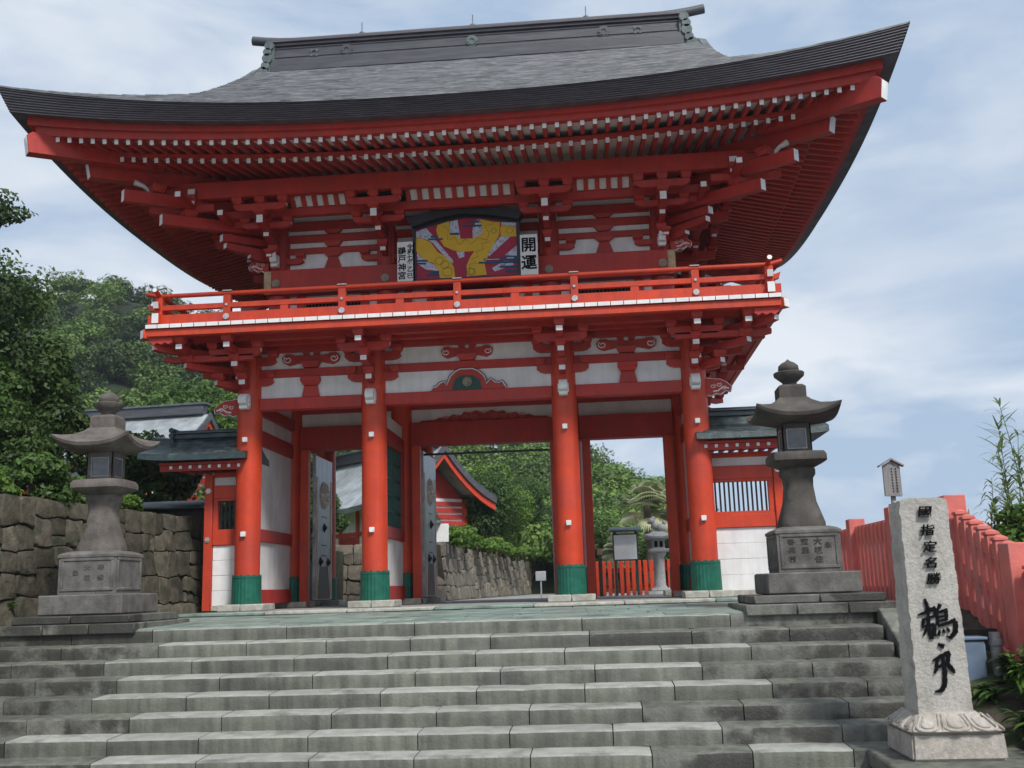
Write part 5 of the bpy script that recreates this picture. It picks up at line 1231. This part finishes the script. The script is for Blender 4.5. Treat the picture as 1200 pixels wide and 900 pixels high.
def tree(name, label, base, c, R, n, cnt, leaf, m, seed, group=None, tint=.4, cat='tree', twigs=True):
    rg = random.Random(seed); t = thing(name, label, cat, base, group); base = Vector(base); cv = Vector(c)
    cl = blob_clumps(c, R, n, cnt, rg, tint=tint)
    tr = MB(); h = cv-base; pts = [base+h*q+Vector((rg.uniform(-.1, .1), rg.uniform(-.1, .1), 0))*min(1, h.length*.3)*(q > 0) for q in (0, .25, .5, .75, 1)]
    r0 = max(.03, .055*max(R)); tr.tube(pts, [r0*1.4, r0*1.1, r0*.9, r0*.7, r0*.45], 9); tro = tr.build('trunk', BARK, t, smooth=True)
    lim = MB()
    for k in cl[::2]:
        s = pts[rg.choice((1, 2, 3))]; e = Vector(k[:3]); mid = (s+e)/2+Vector((0, 0, -.08*(e-s).length)); lim.tube([s, mid, e], [r0*.5, r0*.3, r0*.1], 5)
    lim.build('limbs', BARK, tro, smooth=True)['kind'] = 'stuff'
    link(leaf_mesh('crown', cl, leaf, m, seed), 'crown', t)
    return t
G1 = 'trees on the bank above the left retaining wall'
tree('broadleaf_tree', 'tall dark leafy tree filling the left edge, its top reaching highest', (-10.8, 1.5, 1.8), (-10.95, 1.2, 5.1), (1.85, 1.8, 1.95), 44, 1300, .11, LFD, 1, G1, .26)
tree('broadleaf_tree', 'dark tree with drooping side branches just right of the tallest left tree', (-9.9, 4.5, 1.8), (-9.95, 4.2, 4.1), (1.1, 1.3, 1.7), 22, 1000, .14, LFD, 2, G1, .5)
tree('broadleaf_tree', 'lower leafy tree leaning over the wall at the far left edge', (-8.0, -1.2, 1.5), (-7.7, -1.4, 3.0), (1.1, 1.2, 1.3), 22, 1200, .10, LFM, 3, G1, .45)
tree('broadleaf_tree', 'rounded dark green tree behind the left lantern roof', (-8.9, 6.5, 1.8), (-8.7, 6.4, 2.9), (1.2, 1.2, 1.1), 20, 900, .14, LFD, 5, G1, .55)
tree('sparse_tree', 'thin sparse branch top against the sky at the upper left edge', (-12.9, 3, 1.8), (-11.3, 3, 8.3), (1.55, .6, .62), 26, 170, .12, LFD, 6, G1, .6)
tree('sparse_tree', 'bare-looking twiggy treetop rising above the left trees', (-12.6, 4.5, 1.8), (-11.45, 4.5, 6.9), (1.6, .8, 1.1), 40, 170, .11, LFM, 7, G1, .6)
G2 = 'shrubs along the top of the left retaining wall'
for i, (x, y, z, r_, lab, mt) in enumerate([(-6.05, -4.1, 1.68, .50, 'feathery light green shrub at the far left on top of the wall', LFL), (-5.95, -3.0, 1.82, .60, 'broad leafy shrub on the wall top, second from the left', LFM), (-5.85, -1.9, 1.72, .48, 'dense mid green shrub on the wall top left of the lantern', LFM),
        (-5.75, -.8, 1.74, .50, 'bright leafy shrub hanging over the wall just left of the lantern', LFL), (-6.3, .6, 1.85, .55, 'dark shrub on the wall behind the lantern roof', LFM), (-6.3, 3.0, 1.75, .5, 'light green round bush right of the left lantern', LFL), (-5.2, 3.8, 1.5, .6, 'soft green bush beside the left wing wall', LFM), (-6.9, -2.2, 2.5, .7, 'taller dark shrub behind the wall-top shrubs', LFD), (-5.0, 6.5, 1.2, .7, 'pale green bush seen between the wall and the wing wall', LFL)]):
    tree('shrub', lab, (x, y, 1.35 if i != 8 else 0), (x, y, z), (r_, r_, r_*.75), 12, 520, .085, mt, 20+i, G2, .5, 'shrub')
# trees and shrubs behind the gate
G3 = 'trees and shrubs on the terrace behind the gate'
for i, (x, y, z, rx, rz_, mt, lab) in enumerate([(-3.9, 17.0, 2.5, .75, .9, LFD, 'dark pruned pine on the terrace at the left side of the middle opening'), (-3.2, 22.5, 2.0, .7, .6, LFL, 'low bright green tree in front of the red boarded hall wall'), (-3.0, 27, 3.5, 1.55, 1.5, LFM, 'bushy green tree right beside the red hall, middle opening'),
        (-2.6, 32, 3.9, 1.9, 1.8, LFL, 'bright green tree in the centre of the middle opening'), (-2.4, 38, 4.4, 2.1, 1.9, LFM, 'broad green tree right of centre in the middle opening'), (-2.0, 43, 3.6, 2.0, 2.0, LFD, 'dark leafy tree next to the third column'), (-7.3, 16.5, 3.0, 1.1, 1.1, LFM, 'garden pine seen through the left opening'), (2.6, 27, 1.5, 1.6, 1.5, LFM, 'leafy tree behind the notice board'), (4.9, 24, 1.4, 1.3, 1.0, LFL, 'bright bush behind the lion lantern')]):
    tree('garden_tree', lab, (x, y, 1.5 if x < -1.5 else -.05), (x, y, z), (rx, rx, rz_), 24, 900, .11, mt, 40+i, G3, .40)
for i in range(9):
    x, y = -2.0+i*.13, 14.5+i*2.0
    tree('ground_shrub', ['yellow-green low plant nearest the front corner of the far stone wall', 'low plant second along the top of the far stone wall', 'low plant third along the top of the far stone wall', 'low plant fourth along the top of the far stone wall', 'low plant fifth along the top of the far stone wall', 'low plant sixth along the top of the far stone wall', 'low plant seventh along the top of the far stone wall', 'low plant eighth along the top of the far stone wall', 'farthest low plant on top of the far stone wall'][i],
         (x-.3, y, 1.4), (x-.3, y, 1.72), (.7, .9, .32), 7, 260, .11, LFL, 60+i, 'low plants along the top of the far stone wall', .55, 'plant')
# palms
def palm(x, y, z, r_, seed, label):
    t = thing('palm_tree', label, 'palm tree', (x, y, 0), 'palms behind the right-hand opening'); rg = random.Random(seed)
    MB().tube([(x, y, -.1), (x+.05, y, z*.5), (x, y, z)], [.16, .13, .12], 8).build('trunk', BARK, t, smooth=True)
    V = []; Fc = []; tint = []
    for k in range(60):
        a = rg.uniform(0, 2*pi); el = rg.uniform(-.8, 1.3); L_ = r_*rg.uniform(.8, 1.1); tn = rg.uniform(.1, .9) if el > 0 else rg.uniform(.7, 1)
        d0 = Vector((cos(a)*cos(el), sin(a)*cos(el), sin(el))); tip = Vector((x, y, z))+d0*L_*.55
        for j in range(15):
            b_ = (j-7)/7*1.15; sd_ = Vector((-sin(a), cos(a), 0)); dd = (d0*cos(b_)+sd_*sin(b_)).normalized(); e1 = tip+dd*L_*.30; e2 = tip+dd*L_*.50+Vector((0, 0, -L_*.16)); w = sd_*.036
            n0 = len(V); V += [tip-w*.4, tip+w*.4, e1+w, e1-w, e2]; Fc += [(n0, n0+1, n0+2, n0+3), (n0+3, n0+2, n0+4)]; tint += [tn]*5
    me = bpy.data.meshes.new('fronds'); me.from_pydata([tuple(v) for v in V], [], Fc); at = me.attributes.new('tint', 'FLOAT', 'POINT'); at.data.foreach_set('value', tint); me.materials.append(PALM); link(me, 'fronds', t)
palm(3.85, 21, 3.0, 1.15, 1, 'large fan palm with drooping pale fronds, left one of the pair'); palm(4.75, 22.5, 2.9, 1.1, 2, 'fan palm with drooping pale fronds at the right side of the opening')
palm(2.9, 23.5, 1.5, .9, 3, 'small fan palm low behind the notice board')
# hill and its wood
cx_ = [-150, -59, -46, -40, -30, -11, 0, 6.4, 9.5, 13, 17.5, 24, 40]; cz_ = [40, 32.8, 30.8, 28.8, 23, 14.5, 11.8, 8.2, 4.6, 1.2, -2, -5, -8]
def hz(x, y):
    c = np.interp(x, cx_, cz_); q = np.clip((y-33)/(90-33), 0, 1); q = q*q*(3-2*q)*.55+q*.45
    return 1.0*(c > 1)+c*q*1.0+mn.noise(Vector((x*.09, y*.09, 0)))*1.8*q+mn.noise(Vector((x*.03+9, y*.05, 3)))*2.5*q
hm = MB(); nxh, nyh = 70, 30; vs = []
for j in range(nyh+1):
    for i in range(nxh+1):
        x = -120+160*i/nxh; y = 33+87*j/nyh; vs.append((x, y, hz(x, y)-.7-(2 if j == 0 else 0)))
hm.add(vs, [(j*(nxh+1)+i, j*(nxh+1)+i+1, (j+1)*(nxh+1)+i+1, (j+1)*(nxh+1)+i) for j in range(nyh) for i in range(nxh)]); struct(hm.build('hill', HILLG, smooth=True))
rg = random.Random(11); cl = []; y = 35
while y < 99:
    st = 2.7+(y-35)*.030; x = -76+rg.uniform(0, st)
    while x < 14:
        xx, yy = x+rg.uniform(-.9, .9), y+rg.uniform(-.9, .9); dpt = yy+16.9; u = 600+1217*((xx-2.03)/dpt+.077)
        if (-90 < u < 300) or (370 < u < 990):
            z = hz(xx, yy); r_ = rg.uniform(1.25, 2.5); tn = min(.95, max(.02, .42+mn.noise(Vector((xx*.10, yy*.10, 7)))*.75+rg.uniform(-.30, .30)))
            if z > .3 and not (xx > 8.5 and yy < 72):
                for s in range(6):
                    a = rg.uniform(0, 2*pi); k = rg.uniform(.3, .75); cl.append((xx+cos(a)*r_*k, yy+sin(a)*r_*k*.7, z+r_*.35+rg.uniform(-.2, .7)*r_*.6, r_*.60, r_*.60, r_*.46, 215, min(1, max(0, tn+(.22 if xx > -22 else 0)+(.2 if z < 16 else -.12 if z > 24 else 0)+rg.uniform(-.10, .12)))))
        x += st*rg.uniform(.8, 1.2)
    y += st*(.62 if y < 62 else .80)
for k in range(150):
    xx, yy = rg.uniform(-50, -14), rg.uniform(42, 76); z = hz(xx, yy); r_ = rg.uniform(1.4, 2.4); tn = rg.uniform(.2, .8)
    for s in range(4): a = rg.uniform(0, 2*pi); cl.append((xx+cos(a)*r_*.5, yy+sin(a)*r_*.4, z+r_*.35+rg.uniform(-.2, .6)*r_*.5, r_*.6, r_*.6, r_*.46, 200, tn))
ho = link(leaf_mesh('hill_wood', cl, .24, LFH, 5, up=.9, aspect=1.4, vary=.05), 'hill_wood'); ho['kind'] = 'stuff'; ho['label'] = 'dense green wood covering the hill behind the gate'
print('hill clumps', len(cl))
# mid-distance trees between the wall and the hill
G4 = 'rounded trees on the slope below the hill'
for i, (x, y, z, r_, mt, tn) in enumerate([(-27, 30, 6.2, 2.4, LFM, .3), (-24.5, 31, 6.6, 2.2, LFM, .5), (-20.8, 33, 7.6, 2.2, LFL, .25), (-17.6, 32.5, 8.9, 2.5, LFM, .6), (-14.6, 31, 7.8, 2.3, LFL, .3), (-12.3, 29, 6.2, 2.1, LFM, .5), (-22.5, 20, 5.2, 2.0, LFD, .6), (-16.6, 19.5, 2.9, .9, LFL, .5), (-12.0, 16, 2.2, .8, LFL, .3), (-10.6, 20, 3.6, 1.6, LFM, .6)]):
    lab = ['large rounded tree farthest left below the hill crest', 'rounded tree second from the left on the slope', 'light green crown third from the left on the slope', 'crown directly above the shrine hall ridge', 'light green crown right of the shrine hall ridge', 'crown nearest the left front column on the slope', 'dark tree left of the shrine hall', 'small tree in front of the shrine hall wall', 'light green bush below the shrine hall eaves', 'green tree right of the shrine hall'][i]
    tree('rounded_tree', lab, (x, y, max(1.5, z-r_*2.2)), (x, y, z), (r_, r_, r_*.8), 26, 1100, .17, mt, 80+i, G4, tn)
# reeds, bushes and bright shrubs on the right
def reed(x, y, zb, h, seed, label, lean=.15):
    rg = random.Random(seed); t = thing('reed', label, 'reed', (x, y, zb), 'tall reeds beyond the red fence'); st = MB(); V = []; Fc = []; tint = []
    L1 = Vector((rg.uniform(-lean, lean), rg.uniform(-lean, lean), 0)); pts = [Vector((x, y, zb))+L1*(q*q)*h*.6+Vector((0, 0, h*q)) for q in np.linspace(0, 1, 9)]
    st.tube(pts, [.012*(1-.75*i/8) for i in range(9)], 5); st.build('stem', LFR, t)
    for k in range(70):
        q = rg.uniform(.12, 1.0); i = min(7, int(q*8)); p = pts[i].lerp(pts[i+1], q*8-i); a = rg.uniform(0, 2*pi); L_ = rg.uniform(.20, .50)*(1.15-q*.4); tn = rg.uniform(.1, .9); d = Vector((cos(a), sin(a), 0)); s_ = Vector((-sin(a), cos(a), 0))
        drop = rg.uniform(.1, .9); n0 = len(V); W_ = .018
        for j in range(5):
            f = j/4; c = p+d*L_*f*.8+Vector((0, 0, L_*(.7*f-drop*f*f*1.1))); w = s_*W_*(1-f)**.6*(1 if j else .5); V += [c-w, c+w]; tint += [tn, tn]
        Fc += [(n0+2*j, n0+2*j+1, n0+2*j+3, n0+2*j+2) for j in range(4)]
    me = bpy.data.meshes.new('leaves'); me.from_pydata([tuple(v) for v in V], [], Fc); at = me.attributes.new('tint', 'FLOAT', 'POINT'); at.data.foreach_set('value', tint); me.materials.append(LFR); link(me, 'leaves', t)
RL = ['tallest reed at the right edge of the picture', 'reed with a bent tip left of the tallest one', 'thin reed standing between the two tallest', 'leafy reed at the far right edge', 'short reed near the notice side of the fence', 'reed leaning left over the fence', 'dense leafy reed low behind the big fence post', 'slender upright reed behind the big fence post', 'reed with pale dry leaves at the right edge', 'short reed furthest left beyond the fence', 'tall reed in the thick of the clump', 'drooping reed at the front of the clump', 'medium reed on the left side of the clump', 'tall reed at the back right of the clump', 'medium reed left of the clump near the fence']
for i, (x, y, h) in enumerate([(7.45, -3.4, 2.75), (7.2, -3.6, 2.3), (7.3, -3.2, 2.1), (7.6, -3.7, 2.5), (6.85, -3.8, 1.35), (7.1, -3.0, 1.8), (7.4, -3.9, 2.0), (7.25, -3.5, 2.2), (7.55, -3.3, 2.3), (6.65, -3.4, 1.25), (7.35, -3.0, 2.5), (7.5, -4.0, 2.2), (7.05, -3.9, 1.6), (7.62, -3.1, 2.2), (6.9, -3.2, 1.5)]): reed(x, y, -.35, h, i+1, RL[i])
tree('shrub', 'dark leafy bush just beyond the big red fence post', (7.2, -4.2, -.3), (7.2, -4.2, .62), (.6, .6, .42), 16, 620, .085, LFL, 101, None, .35, 'shrub')
tree('shrub', 'small spiky bush beyond the fence at the frame edge', (7.6, -3.6, -.3), (7.6, -3.6, .62), (.5, .5, .4), 12, 420, .11, LFL, 102, None, .3, 'shrub')
def leafy(x, y, zb, h, r_, seed, label, mt=LFL, n=90, L0=.19):
    rg = random.Random(seed); t = thing('leafy_plant', label, 'plant', (x, y, zb)); V = []; Fc = []; tint = []; st = MB()
    for s in range(7):
        a = rg.uniform(0, 2*pi); tip = Vector((x+cos(a)*r_*rg.uniform(.3, 1), y+sin(a)*r_*rg.uniform(.3, 1), zb+h*rg.uniform(.6, 1))); st.tube([(x, y, zb), (Vector((x, y, zb))+tip)/2+Vector((0, 0, .04)), tip], .006, 4)
        for k in range(n//7+3):
            q = rg.uniform(.35, 1); p = Vector((x, y, zb)).lerp(tip, q); b_ = rg.uniform(0, 2*pi); d = Vector((cos(b_), sin(b_), rg.uniform(-.1, .9))).normalized(); s_ = d.cross(Vector((0, 0, 1))).normalized(); L_ = L0*rg.uniform(.6, 1.2); tn = rg.uniform(.2, 1); n0 = len(V)
            for j, wd in enumerate((.15, .8, 1, .6, 0)):
                f = j/4; c = p+d*L_*f+Vector((0, 0, -L_*.5*f*f)); w = s_*wd*L_*.16; V += [c-w, c+Vector((0, 0, -.006*wd)), c+w]; tint += [tn, tn*.85, tn]
            Fc += [(n0+3*j, n0+3*j+1, n0+3*j+4, n0+3*j+3) for j in range(4)]+[(n0+3*j+1, n0+3*j+2, n0+3*j+5, n0+3*j+4) for j in range(4)]
    me = bpy.data.meshes.new('leaves'); me.from_pydata([tuple(v) for v in V], [], Fc); at = me.attributes.new('tint', 'FLOAT', 'POINT'); at.data.foreach_set('value', tint); me.materials.append(mt); link(me, 'leaves', t); st.build('stems', mt, t)
for i, (x, y, z, h, r_, lab) in enumerate([(5.80, -6.95, -.98, .55, .30, 'bright yellow-green leafy plant right of the grey pipe'), (5.86, -7.55, -1.15, .50, .32, 'bright green plant at the right edge below the fence'), (5.62, -7.5, -1.15, .22, .22, 'low green plant near the kerb right of the marker base'), (5.62, -8.0, -1.35, .42, .28, 'leafy plant in the lower right corner'), (5.56, -6.7, -.95, .18, .16, 'small weed at the foot of the blue box'), (5.9, -6.6, -.8, .3, .2, 'feathery plant against the foot of the fence')]): leafy(x, y, z, h, r_, 200+i, lab, LFL if i in (0, 1, 3) else LFM)
tree('shrub', 'dry brown-green scrub at the right edge in front of the fence', (5.98, -7.2, -.9), (5.99, -7.1, -.62), (.25, .3, .3), 8, 260, .06, LFR, 103, None, .7, 'shrub')
# small weeds growing from the retaining wall and by the steps
for i, (x, y, z) in enumerate([(-5.25, -3.4, .55), (-5.2, -2.7, 1.0), (-5.3, -4.2, .15), (-5.28, -4.6, -.1), (-5.1, -2.0, .35)]): leafy(x, y, z, .10, .08, 300+i, ['weed growing from the wall beside the lantern base', 'tuft of weed high in the retaining wall', 'fern tuft at the foot of the retaining wall', 'weed where the steps meet the retaining wall', 'small weed low in the wall behind the lantern'][i], LFL, 18, .07)

# thin sea air between the gate and the wooded hill
hzm = bpy.data.materials.new('sea_haze'); hzm.use_nodes = True; t_ = hzm.node_tree; t_.nodes.clear(); o_ = N(t_, 'ShaderNodeOutputMaterial'); v_ = N(t_, 'ShaderNodeVolumePrincipled')
v_.inputs['Color'].default_value = (.86, .92, 1, 1); v_.inputs['Density'].default_value = .0005; v_.inputs['Anisotropy'].default_value = .2
t_.links.new(v_.outputs[0], o_.inputs['Volume'])
hz_ = MB().box(-160, 60, -40, 135, -5.8, 48).build('haze', hzm); hz_['kind'] = 'stuff'; hz_['label'] = 'thin bluish sea haze in the air'
